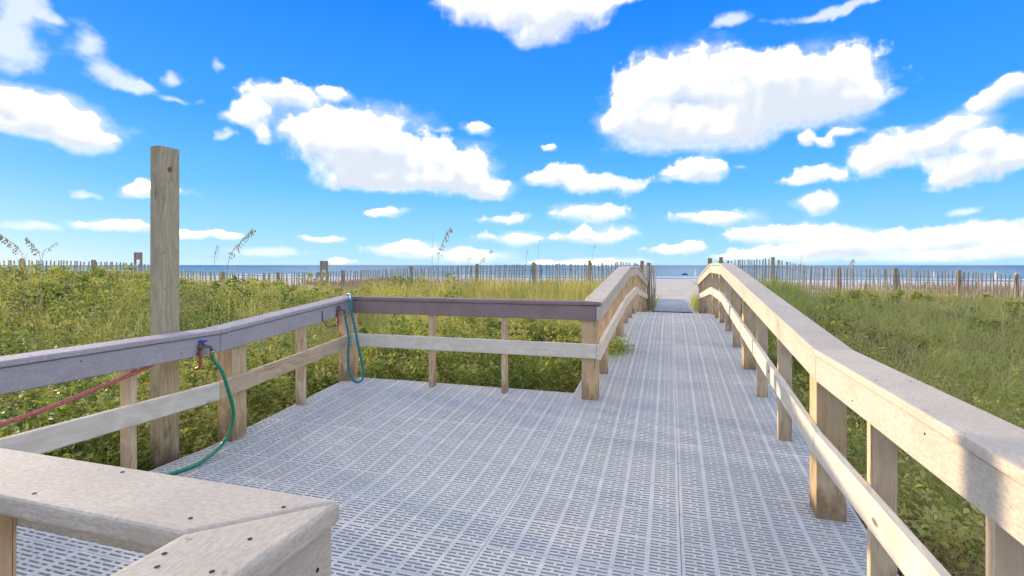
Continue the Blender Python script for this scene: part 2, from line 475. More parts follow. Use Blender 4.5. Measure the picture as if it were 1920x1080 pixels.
def finish(bm, name, bevel=0.0, seg=1, smooth=False):
    if bevel > 0:
        es = [e for e in bm.edges if len(e.link_faces) == 2 and e.calc_face_angle(0) > 0.5]
        bmesh.ops.bevel(bm, geom=es, offset=bevel, segments=seg, affect='EDGES', profile=0.6, clamp_overlap=True)
    me = bpy.data.meshes.new(name)
    bm.to_mesh(me)
    bm.free()
    if smooth:
        for p in me.polygons:
            p.use_smooth = True
    return me

def poly_board(name, parent, m, poly, ztop, thick, bevel=0.004, seg=1, along=None):
    """Board with the given plan outline; ztop(x, y) is its upper face, thick its depth. Local x runs along the board."""
    c = Vector((sum(p[0] for p in poly) / len(poly), sum(p[1] for p in poly) / len(poly), 0))
    c.z = ztop(c.x, c.y)
    a = Vector(along).to_2d() if along else Vector((poly[1][0] - poly[0][0], poly[1][1] - poly[0][1]))
    ang = math.atan2(a.y, a.x)
    mw = Matrix.Translation(c) @ Matrix.Rotation(ang, 4, 'Z')
    inv = mw.inverted()
    bm = bmesh.new()
    tv, bv = [], []
    for x, y in poly:
        z = ztop(x, y)
        tv.append(bm.verts.new(inv @ Vector((x, y, z))))
        bv.append(bm.verts.new(inv @ Vector((x, y, z - thick))))
    n = len(poly)
    bm.faces.new(tv)
    bm.faces.new(bv[::-1])
    for i in range(n):
        j = (i + 1) % n
        bm.faces.new((tv[i], bv[i], bv[j], tv[j]))
    bmesh.ops.recalc_face_normals(bm, faces=bm.faces[:])
    return link(name, finish(bm, name, bevel, seg), m, parent, mw)

def rect(x0, x1, y0, y1):
    return [(x0, y0), (x0, y1), (x1, y1), (x1, y0)]

def upright(name, parent, m, x0, x1, y0, y1, z0, z1, bevel=0.005, zref=0.0, lean=(0, 0)):
    """Vertical timber; object origin sits at the height zref so that grain and stains follow the deck."""
    mw = Matrix.Translation(((x0 + x1) / 2, (y0 + y1) / 2, zref))
    bm = bmesh.new()
    w, d = (x1 - x0) / 2, (y1 - y0) / 2
    vs = [bm.verts.new((sx * w + (lean[0] if z == z1 else 0), sy * d + (lean[1] if z == z1 else 0), z - zref))
          for z in (z0, z1) for sx, sy in ((-1, -1), (1, -1), (1, 1), (-1, 1))]
    for f in ((3, 2, 1, 0), (4, 5, 6, 7), (0, 1, 5, 4), (1, 2, 6, 5), (2, 3, 7, 6), (3, 0, 4, 7)):
        bm.faces.new([vs[i] for i in f])
    return link(name, finish(bm, name, bevel), m, parent, mw)

def tube_bm(bm, pts, radii, seg=10, cap=True):
    pts = [Vector(p) for p in pts]
    if not hasattr(radii, '__len__'):
        radii = [radii] * len(pts)
    rings = []
    up = Vector((0, 0, 1))
    prev = None
    for i, p in enumerate(pts):
        tan = (pts[min(i + 1, len(pts) - 1)] - pts[max(i - 1, 0)]).normalized()
        if prev is None:
            a = tan.cross(up)
            if a.length < 1e-3:
                a = tan.cross(Vector((1, 0, 0)))
            a.normalize()
        else:
            a = (prev - tan * prev.dot(tan)).normalized()
        prev = a
        b = tan.cross(a)
        rings.append([bm.verts.new(p + (a * math.cos(2 * math.pi * k / seg) + b * math.sin(2 * math.pi * k / seg)) * radii[i]) for k in range(seg)])
    for r0, r1 in zip(rings, rings[1:]):
        for k in range(seg):
            f = bm.faces.new((r0[k], r0[(k + 1) % seg], r1[(k + 1) % seg], r1[k]))
            f.smooth = True
    if cap:
        bm.faces.new(rings[0][::-1])
        bm.faces.new(rings[-1])

def spline(pts, n=8):
    P = [Vector(p) for p in pts]
    P = [P[0] * 2 - P[1]] + P + [P[-1] * 2 - P[-2]]
    out = []
    for i in range(1, len(P) - 2):
        for k in range(n):
            t = k / n
            a, b, c, d = P[i - 1], P[i], P[i + 1], P[i + 2]
            out.append(0.5 * ((2 * b) + (c - a) * t + (2 * a - 5 * b + 4 * c - d) * t * t + (3 * b - a - 3 * c + d) * t ** 3))
    out.append(P[-2])
    return out

def tube(name, parent, m, pts, r, seg=10, origin=None):
    o = Vector(origin if origin is not None else pts[0])
    bm = bmesh.new()
    tube_bm(bm, [Vector(p) - o for p in pts], r, seg)
    bmesh.ops.recalc_face_normals(bm, faces=bm.faces[:])
    return link(name, finish(bm, name), m, parent, Matrix.Translation(o))

# ------------------------------------------------------------------ levels
Y_R0, Y_R1, Y_R2, Y_END, GRADE = 2.95, 8.10, 10.15, 14.9, 0.088
def floor_z(y):
    if y < Y_R0: return 0.0
    if y < Y_R1: return (y - Y_R0) * GRADE
    top = (Y_R1 - Y_R0) * GRADE
    if y < Y_R2: return top
    return top - (min(y, Y_END) - Y_R2) * GRADE

def world_at(px, py, d):
    """World point seen at photo pixel (px, py) at the depth d along the view axis; used to size things from the photograph."""
    u, v = (px - 960.0) / FPX * d, (HOR - py) / FPX * d
    return Vector((u * CS - d * SN, u * SN + d * CS, EYE + v))

# fence line: (photo x, depth, photo y of the lath tops)
FENCE_L = [(1231, 14.2, 498), (1160, 15.0, 491), (1095, 15.6, 493), (960, 16.4, 496), (850, 17.0, 499), (750, 17.4, 503), (650, 17.8, 508),
           (560, 18.0, 511), (450, 18.0, 512), (330, 17.4, 506), (260, 17.0, 494), (130, 16.6, 489), (0, 16.2, 488), (-90, 16.0, 488)]
FENCE_R = [(1345, 14.2, 490), (1400, 14.6, 487), (1450, 15.0, 486), (1500, 15.3, 496), (1565, 15.6, 503), (1680, 16.0, 505), (1800, 16.0, 509), (1920, 15.6, 517), (2010, 15.4, 521), (2200, 15.0, 525), (2480, 14.4, 528)]
FL = [world_at(*(p[0], p[2], p[1])) for p in FENCE_L]
FR = [world_at(*(p[0], p[2], p[1])) for p in FENCE_R]
LATH_H = 0.98
_prof = sorted([(math.atan2(p.x, p.y), math.hypot(p.x, p.y), p.z - LATH_H) for p in FL + FR])
PHI = np.array([-3.2, -2.0] + [p[0] for p in _prof] + [1.2, 2.2, 3.2])
RC = np.array([30, 26] + [p[1] for p in _prof] + [17, 26, 30])
HC = np.array([.3, .5] + [p[2] for p in _prof] + [.1, .2, .3])

def sstep(a, b, x):
    t = np.clip((x - a) / (b - a), 0, 1)
    return t * t * (3 - 2 * t)

def ground_z(X, Y):
    X = np.asarray(X, float); Y = np.asarray(Y, float)
    phi = np.arctan2(X, Y)
    r = np.hypot(X, Y)
    rc = np.interp(phi, PHI, RC)
    h = np.interp(phi, PHI, HC)
    s = r / rc
    z = -0.48 + (h + 0.48) * sstep(0.28, 1.0, s)
    beach = np.interp(np.maximum(Y, r * 0.35), [14, 22, 50, 85, 112, 118, 128, 160], [-.05, -.35, -.85, -1.35, -1.85, -2.0, -2.3, -4.0])
    hum = 0.35 * np.sin(X * .21 + 1.3) * np.sin(Y * .17 + .4) + .22 * np.sin(X * .47 + Y * .31)
    hum = hum * sstep(1.0, 1.35, s) * (1 - sstep(45, 85, Y)) * sstep(3, 9, np.abs(X))
    out = (h * (1 - sstep(1.02, 1.55, s)) + beach * sstep(1.02, 1.55, s)) + hum
    z = np.where(s > 1.0, out, z)
    # cutting for the path to the beach
    v = np.exp(-(np.abs(X - 0.07) / np.interp(Y, [8, 15, 22, 40], [1.25, 1.15, 1.5, 6])) ** 4) * sstep(6.5, 11, Y)
    path = np.interp(Y, [0, 8, 15, 20, 40], [-.48, -.2, -.02, -.14, -.5])
    path = np.minimum(path, np.where(Y > 30, z + .2, 9))
    z = z * (1 - v) + path * v
    z = z + (.03 * np.sin(X * 2.1 + Y * 1.3) + .02 * np.sin(X * 4.7 - Y * 3.9)) * sstep(60, 20, r)
    sea = Y > 150
    return np.where(sea, -4.0 - 0 * z, z)

# ------------------------------------------------------------------ setting: ground and sea
def build_ground():
    def axis(lo, hi, fine, lo_f, hi_f, growth=1.16):
        a = list(np.arange(lo_f, hi_f + 1e-6, fine))
        st = fine
        x = a[-1]
        while x < hi:
            st *= growth; x += st; a.append(min(x, hi))
        st = fine; x = a[0]
        while x > lo:
            st *= growth; x -= st; a.insert(0, max(x, lo))
        return np.array(a)
    xs = axis(-9000, 9000, 0.22, -16, 12)
    ys = np.concatenate([axis(-3000, 60, 0.22, -1, 24, 1.08), np.arange(63, 200, 3.0)])
    Xg, Yg = np.meshgrid(xs, ys)
    Zg = ground_z(Xg, Yg)
    n, k = len(ys), len(xs)
    V = np.stack([Xg, Yg, Zg], -1).reshape(-1, 3)
    idx = np.arange(n * k).reshape(n, k)
    F = np.stack([idx[:-1, :-1], idx[:-1, 1:], idx[1:, 1:], idx[1:, :-1]], -1).reshape(-1, 4)
    me = bpy.data.meshes.new('ground')
    me.from_pydata(V.tolist(), [], F.tolist())
    r = np.hypot(V[:, 0], V[:, 1])
    rc = np.interp(np.arctan2(V[:, 0], V[:, 1]), PHI, RC)
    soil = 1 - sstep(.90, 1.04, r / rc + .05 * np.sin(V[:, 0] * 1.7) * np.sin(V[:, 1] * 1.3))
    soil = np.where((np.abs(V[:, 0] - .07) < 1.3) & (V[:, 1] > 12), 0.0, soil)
    a = me.attributes.new('soil', 'FLOAT', 'POINT')
    a.data.foreach_set('value', soil.astype(np.float32))
    for p in me.polygons: p.use_smooth = True
    tag(link('sand_ground', me, M['ground']), 'sandy dune ground running down to the beach', 'ground', kind='structure')
    bm = bmesh.new()
    S = 60000.0
    vs = [bm.verts.new(v) for v in ((-S, SHORE_Y - 4, 0), (S, SHORE_Y - 4, 0), (S, S, 0), (-S, S, 0))]
    bm.faces.new(vs)
    tag(link('sea', finish(bm, 'sea'), M['sea'], None, Matrix.Translation((0, 0, -2.0))), 'blue sea with white surf beyond the beach', 'sea', kind='structure')
build_ground()

# ------------------------------------------------------------------ boardwalk deck of slotted panels
PW, PD = 0.914, 0.305
def panel_mesh(bands):
    """One moulded grating panel: six (or fewer) bands of staggered slots, real holes through 28 mm."""
    bw = PW / 6
    w = bw * bands
    x_edges, gap = [], 0.003
    th = 0.028
    V, F = [], []
    cache = {}
    def v(x, y, z):
        k = (round(x, 5), round(y, 5), round(z, 5))
        if k not in cache:
            cache[k] = len(V); V.append((x, y, z))
        return cache[k]
    def quad(a, b, c, d): F.append((v(*a), v(*b), v(*c), v(*d)))
    rows, pitch, sh = 11, PD / 11.6, 0.0122
    y_lo, y_hi = gap / 2, PD - gap / 2
    xl, xh = gap / 2, w - gap / 2
    ys = [PD * .5 + (r - (rows - 1) / 2) * pitch for r in range(rows)]
    prev = y_lo
    rib = 0.011
    for r, yc in enumerate(ys):
        a, b = yc - sh / 2, yc + sh / 2
        quad((xl, prev, 0), (xh, prev, 0), (xh, a, 0), (xl, a, 0))
        slots = []
        for k in range(bands):
            s0, s1 = k * bw + (rib if k else .017), (k + 1) * bw - (rib if k < bands - 1 else .017)
            L = s1 - s0
            if r % 2 == 0:
                slots += [(s0, s0 + .60 * L), (s0 + .70 * L, s1)]
            else:
                slots += [(s0, s0 + .30 * L), (s0 + .40 * L, s1)]
        x = xl
        for s0, s1 in slots:
            quad((x, a, 0), (s0, a, 0), (s0, b, 0), (x, b, 0))
            for p, q in (((s0, a), (s1, a)), ((s1, a), (s1, b)), ((s1, b), (s0, b)), ((s0, b), (s0, a))):
                quad((p[0], p[1], -th), (q[0], q[1], -th), (q[0], q[1], 0), (p[0], p[1], 0))
            x = s1
        quad((x, a, 0), (xh, a, 0), (xh, b, 0), (x, b, 0))
        prev = b
    quad((xl, prev, 0), (xh, prev, 0), (xh, y_hi, 0), (xl, y_hi, 0))
    for p, q in (((xl, y_lo), (xh, y_lo)), ((xh, y_lo), (xh, y_hi)), ((xh, y_hi), (xl, y_hi)), ((xl, y_hi), (xl, y_lo))):
        quad((p[0], p[1], -th), (q[0], q[1], -th), (q[0], q[1], 0), (p[0], p[1], 0))
    me = bpy.data.meshes.new('panel')
    me.from_pydata(V, [], F)
    me.materials.append(M['panel'])
    return me
panel6, panel4 = panel_mesh(6), panel_mesh(4)
deck = empty('boardwalk', (0, 0, 0), 'light grey slotted plastic boardwalk deck rising over the dune', 'boardwalk', kind='structure')
XC = 0.05
Y_START = Y_R0 - 13 * PD
def slope_at(y):
    return (floor_z(y + .01) - floor_z(y - .01)) / .02
def lay(me, x, y):
    ang = math.atan(slope_at(y + PD / 2))
    z = floor_z(y) + random.uniform(-.0012, .0012)
    mw = Matrix.Translation((x, y, z)) @ Matrix.Rotation(ang, 4, 'X') @ Matrix.Rotation(random.uniform(-.0015, .0015), 4, 'Z')
    link('panel', me, None, deck, mw)
y = Y_START
Y_BACK = Y_R0 + 6 * PD
while y < Y_END - .05:
    # panels on a slope are laid end to end along it
    lay(panel6, XC - PW, y)
    lay(panel6, XC, y)
    if 0.80 < y < Y_BACK - .05:
        lay(panel6, XC - 2 * PW, y)
        lay(panel6, XC - 3 * PW, y)
        lay(panel4, XC - 3 * PW - PW * 4 / 6, y)
    y += PD
DECK_L = XC - 3 * PW - PW * 4 / 6
DECK_R = XC + PW
def zdeck(dz):
    return lambda x, yy: floor_z(yy) - dz
cuts = [Y_START, Y_R0, Y_R1, Y_R2, Y_END]
for a, b in zip(cuts, cuts[1:]):
    def zt(x, yy, a=a, b=b):
        za, zb = floor_z(a), floor_z(b)
        return za + (zb - za) * (yy - a) / (b - a) - .031
    for xx in (XC - PW + .03, XC - .02, DECK_R - .07):
        poly_board('stringer', deck, M['joist'], rect(xx, xx + .04, a + .002, b - .002), zt, .16, .003, along=(0, 1))
    for yy in np.arange(a + 1.0, b, 2.4):
        for xx in (XC - PW + .08, DECK_R - .17):
            gz = float(ground_z(xx, yy))
            upright('pile', deck, M['post'], xx, xx + .09, yy, yy + .09, gz - .25, zt(xx, yy) - .01, .004, gz)
for xx in (DECK_L + .012, XC - 3 * PW - .02, XC - 2 * PW - .02):
    poly_board('stringer', deck, M['joist'], rect(xx, xx + .04, .80, Y_R0 - .002), zdeck(.031), .16, .003, along=(0, 1))
    poly_board('stringer', deck, M['joist'], rect(xx, xx + .04, Y_R0 + .002, Y_BACK - .045), lambda x, yy: (yy - Y_R0) * GRADE - .031, .16, .003, along=(0, 1))
poly_board('rim_joist', deck, M['joist'], rect(DECK_L + .012, XC - PW - .01, Y_BACK - .042, Y_BACK - .004), lambda x, yy: floor_z(Y_BACK) - .035, .16, .003, along=(1, 0))
poly_board('rim_joist', deck, M['joist'], rect(DECK_L + .012, XC - PW - .01, .76, .798), lambda x, yy: -.031, .16, .003, along=(1, 0))
for yy in (1.1, 3.2, 4.5):
    for xx in (DECK_L + .06, XC - 2 * PW + .04):
        gz = float(ground_z(xx, yy))
        upright('pile', deck, M['post'], xx, xx + .09, yy, yy + .09, gz - .25, floor_z(yy) - .04, .004, gz)

# ------------------------------------------------------------------ railings
CAP_T, FAS_H, TH_B = 0.032, 0.132, 0.038
LOW_LO, LOW_HI = 0.375, 0.505
def seg_profile(a, b, R):
    za, zb = floor_z(a), floor_z(b)
    return lambda x, yy: za + (zb - za) * (yy - a) / (b - a) + R

def screws(parent, spots, z):
    bm = bmesh.new()
    bmesh.ops.create_cone(bm, cap_ends=True, segments=10, radius1=.0042, radius2=.0040, depth=.0016)
    me = finish(bm, 'screw')
    me.materials.append(M['screw'])
    for x, yy in spots:
        zz = z(x, yy) if callable(z) else z
        link('screw', me, None, parent, Matrix.Translation((x, yy, zz + .0002)))

def screws_side(parent, spots, x, sign=1):
    bm = bmesh.new()
    bmesh.ops.create_cone(bm, cap_ends=True, segments=10, radius1=.0042, radius2=.0040, depth=.0016)
    me = finish(bm, 'screw')
    me.materials.append(M['screw'])
    for yy, zz in spots:
        link('screw', me, None, parent, Matrix.Translation((x, yy, zz)) @ Matrix.Rotation(math.pi / 2 * sign, 4, 'Y'))

def side_run(root, inner, outward, R, breaks, posts, balus, lowoff=0.0, low_breaks=None, capw=0.182, start_poly=None, end_poly=None, capm='composite', low_m=None):
    """A railing parallel to the walkway. inner: x of the posts' walk-side face; outward: +1 if posts lie at larger x."""
    s = outward
    fx0, fx1 = sorted((inner, inner - s * TH_B))
    ci = inner - s * (TH_B + .012)
    co = ci + s * capw
    cx0, cx1 = sorted((ci, co))
    for i, (a, b) in enumerate(zip(breaks, breaks[1:])):
        g = .0015
        zt = seg_profile(a, b, R)
        poly = rect(cx0, cx1, a + g, b - g)
        if i == 0 and start_poly: poly = start_poly(cx0, cx1, b - g)
        if i == len(breaks) - 2 and end_poly: poly = end_poly(cx0, cx1, a + g)
        c = poly_board('cap_board', root, M[capm], poly, zt, CAP_T, .007, 2, (0, 1))
        f = poly_board('fascia_board', root, M[capm], rect(fx0, fx1, max(a + g, breaks[0] + .0), b - g), lambda x, yy, zt=zt: zt(x, yy) - CAP_T - .004, FAS_H, .005, 1, (0, 1))
        spots = []
        for yy in np.arange(a + .15, b, .95):
            spots += [(cx0 + .035 + random.uniform(-.006, .006), yy), (cx1 - .04 + random.uniform(-.006, .006), yy + .02)]
        screws(c, spots, zt)
        screws_side(f, [(yy, zt(0, yy) - CAP_T - .035 - .06 * (k % 2)) for k, yy in enumerate(np.arange(a + .1, b - .05, .62))], inner - s * (TH_B + .0003), 1)
    lb = low_breaks or breaks
    for i, (a, b) in enumerate(zip(lb, lb[1:])):
        zt = lambda x, yy, a=a, b=b: floor_z(a) + (floor_z(b) - floor_z(a)) * (yy - a) / (b - a) + LOW_HI + lowoff
        mm = M[(low_m or {}).get(i, 'rail_pine')]
        f = poly_board('lower_rail', root, mm, rect(fx0, fx1, a + .0015, b - .0015), zt, LOW_HI - LOW_LO, .005, 1, (0, 1))
    for yy in posts:
        x0, x1 = sorted((inner, inner + s * .14))
        gz = float(ground_z((x0 + x1) / 2, yy))
        top = min(floor_z(yy - .07), floor_z(yy + .07)) + R - CAP_T - .002
        upright('post', root, M['post'], x0, x1, yy - .07, yy + .07, gz - .3, top, .006, floor_z(yy))
    for yy in balus:
        x0, x1 = sorted((inner, inner + s * .089))
        top = min(floor_z(yy - .02), floor_z(yy + .02)) + R - CAP_T - .002
        upright('baluster', root, M['baluster'], x0, x1, yy - .019, yy + .019, floor_z(yy) - .20, top, .004, floor_z(yy))

R_RIGHT, R_LEFT = 0.94, 0.89
X_RIGHT = 0.748
right = empty('railing', (X_RIGHT, 3.15, 0), 'long wooden railing with sunlit cream face on the side facing the low sun', 'railing')
pat_r = [-.45, 3.16, 5.98, 8.75, 10.15, 12.6, 14.7]
bal_r = [.35, 1.54, 2.34, 4.12, 5.06, 6.9, 7.85, 9.5, 11.0, 11.8, 13.4, 14.1]
side_run(right, X_RIGHT, 1, R_RIGHT, [-.8, Y_R0, 5.4, Y_R1, Y_R2, 12.5, Y_END], pat_r, bal_r, .0, [-.8, 2.98, 5.2, Y_R1, Y_R2, 12.5, Y_END])

X_WL = -0.625
walk_left = empty('railing', (X_WL, 4.7, 0), 'wooden railing in shade running up the ramp from the platform corner', 'railing')
YB = 4.62                                   # front face of the back railing's posts
capf = YB - TH_B - .012                     # near edge of its cap
side_run(walk_left, X_WL, -1, R_LEFT, [capf, Y_R1, Y_R2, 12.5, Y_END], [YB + .07, 7.3, 9.9, 12.5, 14.7],
         [5.46, 6.3, 8.2, 9.05, 10.8, 11.6, 13.3, 14.0], 0, [YB - TH_B, Y_R1 - .7, 9.7, Y_END],
         start_poly=lambda x0, x1, b: [(x1, capf + .0015), (x1, b), (x0, b), (x0, capf + .184)])

X_LL = -3.2
left = empty('railing', (X_LL, 3.1, 0), 'low railing with lavender grey boards and garden taps beside the weeds', 'railing')
side_run(left, X_LL, -1, R_LEFT, [.86 - .165, Y_R0 + .02, YB + .132], [1.0, 3.18], [1.62, 2.36, 3.93], -.005, [.80, Y_R0 + .02, YB - .001],
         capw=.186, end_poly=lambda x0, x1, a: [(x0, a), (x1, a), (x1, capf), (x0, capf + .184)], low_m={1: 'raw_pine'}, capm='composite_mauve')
# back railing
back = empty('railing', (-2, YB, .14), 'brown railing across the back of the platform between two corner posts', 'railing')
zb = floor_z(YB)
cl, cr = X_LL + TH_B + .012, X_WL + TH_B + .012
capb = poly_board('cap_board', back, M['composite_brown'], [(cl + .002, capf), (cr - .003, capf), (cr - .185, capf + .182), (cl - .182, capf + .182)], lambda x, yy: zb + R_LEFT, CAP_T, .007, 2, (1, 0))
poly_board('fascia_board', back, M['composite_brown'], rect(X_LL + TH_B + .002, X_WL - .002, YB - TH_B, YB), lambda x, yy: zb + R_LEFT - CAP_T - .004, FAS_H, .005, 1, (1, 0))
poly_board('lower_rail', back, M['rail_pine'], rect(X_LL + TH_B + .002, X_WL - .002, YB - TH_B, YB), lambda x, yy: zb + LOW_HI + .005, LOW_HI - LOW_LO, .005, 1, (1, 0))
gz = float(ground_z(X_LL, YB))
upright('post', back, M['post'], X_LL - .14, X_LL - .001, YB + .001, YB + .14, gz - .3, zb + R_LEFT - CAP_T - .002, .006, zb)
for xx in (-2.29, -1.53):
    upright('baluster', back, M['baluster'], xx, xx + .038, YB + .001, YB + .09, zb - .2, zb + R_LEFT - CAP_T - .002, .004, zb)

# near corner railing: the platform's near side, mitred to the walkway's left rail
near = empty('railing', (-.7, .8, 0), 'pale speckled railing with mitred cap corner at the near edge of the platform', 'railing')
R_NEAR = R_LEFT + .016
zn = lambda x, yy: R_NEAR
NX1, NX0, NY1, NY0 = -.612, -.797, .856, .674
c1 = poly_board('cap_board', near, M['composite'], [(-3.0, NY0), (NX0 - .003, NY0), (NX1 - .003, NY1), (-3.0, NY1)], zn, .042, .010, 3, (1, 0))
c2 = poly_board('cap_board', near, M['composite'], [(NX0, NY0 - .003), (NX1, NY1 - .003), (NX1, -1.0), (NX0, -1.0)], zn, .042, .010, 3, (0, 1))
screws(c1, [(-.83, .715), (-.70, .80), (-1.22, .70), (-1.16, .83), (-1.7, .82)], R_NEAR)
screws(c2, [(-.768, .615), (-.745, .585), (-.672, .69), (-.655, .60)], R_NEAR)
f1 = poly_board('fascia_board', near, M['composite'], rect(-3.0, NX1 - .052, NY1 - .012 - TH_B, NY1 - .012), lambda x, yy: R_NEAR - .045, .11, .005, 1, (1, 0))
f2 = poly_board('fascia_board', near, M['composite'], rect(NX1 - .012 - TH_B, NX1 - .012, -1.0, NY1 - .012), lambda x, yy: R_NEAR - .045, FAS_H, .006, 2, (0, 1))
screws_side(f2, [(.80, .80), (.77, .76), (.6, .79)], NX1 - .0118)
poly_board('lower_rail', near, M['rail_pine'], rect(-3.0, NX1 - .052, NY1 - .012 - TH_B, NY1 - .012), lambda x, yy: LOW_HI - .16, .12, .005, 1, (1, 0))
poly_board('lower_rail', near, M['rail_pine'], rect(NX1 - .012 - TH_B, NX1 - .012, -1.0, NY1 - .012), lambda x, yy: LOW_HI - .16, .12, .005, 1, (0, 1))
upright('post', near, M['post'], NX1 - .19, NX1 - .051, NY1 - .19, NY1 - .051, -.7, R_NEAR - .044, .006, 0)
for xx in (-1.553, -2.2, -2.9):
    upright('baluster', near, M['baluster'], xx, xx + .089, NY1 - .09, NY1 - .051, -.2, R_NEAR - .044, .004, 0)
upright('baluster', near, M['baluster'], NX1 - .14, NX1 - .051, -.3, -.262, -.2, R_NEAR - .044, .004, 0)

# ------------------------------------------------------------------ tall shower post
def tall_post():
    root = empty('tall_post', (-3.40, 2.73, -.45), 'tall weathered timber post with a drilled hole near its top behind the railing', 'post')
    x1 = X_LL - .158
    o = upright('timber', root, M['tall'], x1 - .09, x1, 2.655, 2.80, -.75, 2.19, .006, 0.0, (.004, .0))
    bm = bmesh.new()
    bmesh.ops.create_cone(bm, cap_ends=True, segments=20, radius1=.019, radius2=.019, depth=.4, matrix=Matrix.Translation((x1 - .04, 2.728, 2.035)) @ Matrix.Rotation(math.pi / 2, 4, 'Y'))
    cutter = bpy.data.objects.new('cutter', finish(bm, 'cutter'))
    col.objects.link(cutter)
    md = o.modifiers.new('hole', 'BOOLEAN')
    md.object = cutter
    md.solver = 'EXACT'
    bpy.context.view_layer.update()
    dg = bpy.context.evaluated_depsgraph_get()
    me = bpy.data.meshes.new_from_object(o.evaluated_get(dg))
    o.modifiers.clear()
    o.data = me
    bpy.data.objects.remove(cutter)
    screws_side(root, [(2.675, 2.13), (2.69, 1.90), (2.68, 1.45), (2.785, 1.46), (2.69, 1.20), (2.785, 1.21), (2.79, 2.12)], x1 + .0035)
tall_post()

# ------------------------------------------------------------------ taps and hoses
def tap(loc, handle_m, label, riser=True, fitting=M['brass']):
    """Garden tap screwed to the railing face: riser pipe, clamp, body, spout, handle. Spout points out (+x) and down."""
    L = Vector(loc)
    root = empty('garden_tap', L, label, 'tap')
    tube('supply_pipe', root, M['pexred'], spline([L + Vector(p) for p in ((-.018, -.012, -.14), (.012, -.012, -.12), (.016, -.012, -.05), (.016, -.012, .0))], 5), .0115, 12)
    bm = bmesh.new()
    tube_bm(bm, [(.016, -.012, -.004), (.016, -.012, .03)], .0135, 12)
    tube_bm(bm, [(.016, -.012, .018), (.03, .02, .018), (.045, .045, .008), (.05, .052, -.022)], [.011, .011, .0105, .012], 12)
    tube_bm(bm, [(.022, .004, .018), (.022, .004, .05)], .006, 10)
    link('body', finish(bm, 'body'), M['iron'], root, Matrix.Translation(L))
    bm = bmesh.new()
    for k in range(6):
        a = k * math.pi / 3
        bmesh.ops.create_cone(bm, cap_ends=True, segments=8, radius1=.010, radius2=.008, depth=.010, matrix=Matrix.Translation((.022 + .018 * math.cos(a), .004 + .018 * math.sin(a), .054)))
    bmesh.ops.create_cone(bm, cap_ends=True, segments=16, radius1=.021, radius2=.019, depth=.009, matrix=Matrix.Translation((.022, .004, .054)))
    link('handle', finish(bm, 'handle'), handle_m, root, Matrix.Translation(L))
    bm = bmesh.new()
    tube_bm(bm, [(.05, .052, -.018), (.0505, .054, -.032), (.051, .055, -.05)], [.0145, .0145, .0125], 12)
    link('hose_coupling', finish(bm, 'hose_coupling'), fitting, root, Matrix.Translation(L))
    bm = bmesh.new()
    bmesh.ops.create_cube(bm, size=1, matrix=Matrix.Translation((.006, -.012, -.03)) @ Matrix.Diagonal((.012, .045, .014, 1)))
    link('clamp', finish(bm, 'clamp', .002), M['iron'], root, Matrix.Translation(L))
    return L + Vector((.051, .055, -.05))

FX = X_LL + TH_B                     # inner face of the left fascia
s1 = tap((FX, 2.80, .775), M['blue'], 'garden tap with bright blue handle on the lavender grey railing')
z_c = floor_z(4.40)
s2 = tap((FX, 4.36, z_c + .775), M['iron'], 'dull metal garden tap beside the platform corner post')
tube('pipe_loop', bpy.data.objects['garden_tap.001'], M['iron'], spline([(FX + .004, 4.12, z_c + .80), (FX + .006, 4.13, z_c + .70), (FX + .012, 4.20, z_c + .645), (FX + .02, 4.29, z_c + .65), (FX + .016, 4.345, z_c + .71)], 6), .006, 8)

hr = .0125
g = [s1 + Vector((0, 0, .012)), s1 + Vector((.002, .004, -.03)), (-3.055, 2.885, .60), (-3.045, 2.93, .45), (-3.04, 2.965, .32), (-3.045, 2.96, .20), (-3.06, 2.90, .09),
     (-3.07, 2.80, .035), (-3.06, 2.66, .0135), (-3.09, 2.48, .0135), (-3.02, 2.32, .0135), (-2.85, 2.22, .0135), (-2.6, 2.19, .0135), (-2.4, 2.16, .0135), (-2.25, 2.13, .0135)]
tag(tube('garden_hose', None, M['green_hose'], spline(g, 8), hr, 12, (-3.06, 2.66, 0)), 'bright green garden hose hanging from the blue handled tap to the deck', 'hose')
zf = floor_z(4.42)
c = [s2 + Vector((0, 0, .012)), s2 + Vector((.002, .004, -.04)), (-3.075, 4.42, zf + .50), (-3.07, 4.40, zf + .28), (-3.055, 4.42, zf + .13), (-3.02, 4.46, zf + .06), (-2.975, 4.50, zf + .08), (-2.965, 4.50, zf + .19),
     (-3.00, 4.48, zf + .40), (-3.04, 4.475, zf + .60), (-3.075, 4.47, zf + .76), (-3.10, 4.50, zf + .90), (-3.14, 4.55, zf + .931), (-3.20, 4.62, zf + .934), (-3.29, 4.71, zf + .925), (-3.35, 4.78, zf + .87), (-3.36, 4.80, zf + .72)]
tag(tube('garden_hose', None, M['teal_hose'], spline(c, 8), hr, 12, (-3.02, 4.46, zf + .05)), 'teal garden hose looped over the railing cap at the platform corner', 'hose')
r = [(-3.215, 2.74, .745), (-3.212, 2.58, .742), (-3.20, 2.46, .715), (-3.183, 2.36, .695), (-3.178, 2.16, .655), (-3.175, 1.95, .612), (-3.175, 1.72, .578), (-3.18, 1.45, .556), (-3.18, 1.2, .55), (-3.13, .98, .53), (-3.12, .9, .35), (-3.10, .92, .1), (-3.0, 1.05, .0135), (-2.8, 1.1, .0135)]
tag(tube('garden_hose', None, M['red_hose'], spline(r, 8), .0118, 12, (-3.178, 2.16, .655)), 'faded red hose sagging beneath the lavender grey railing board', 'hose')

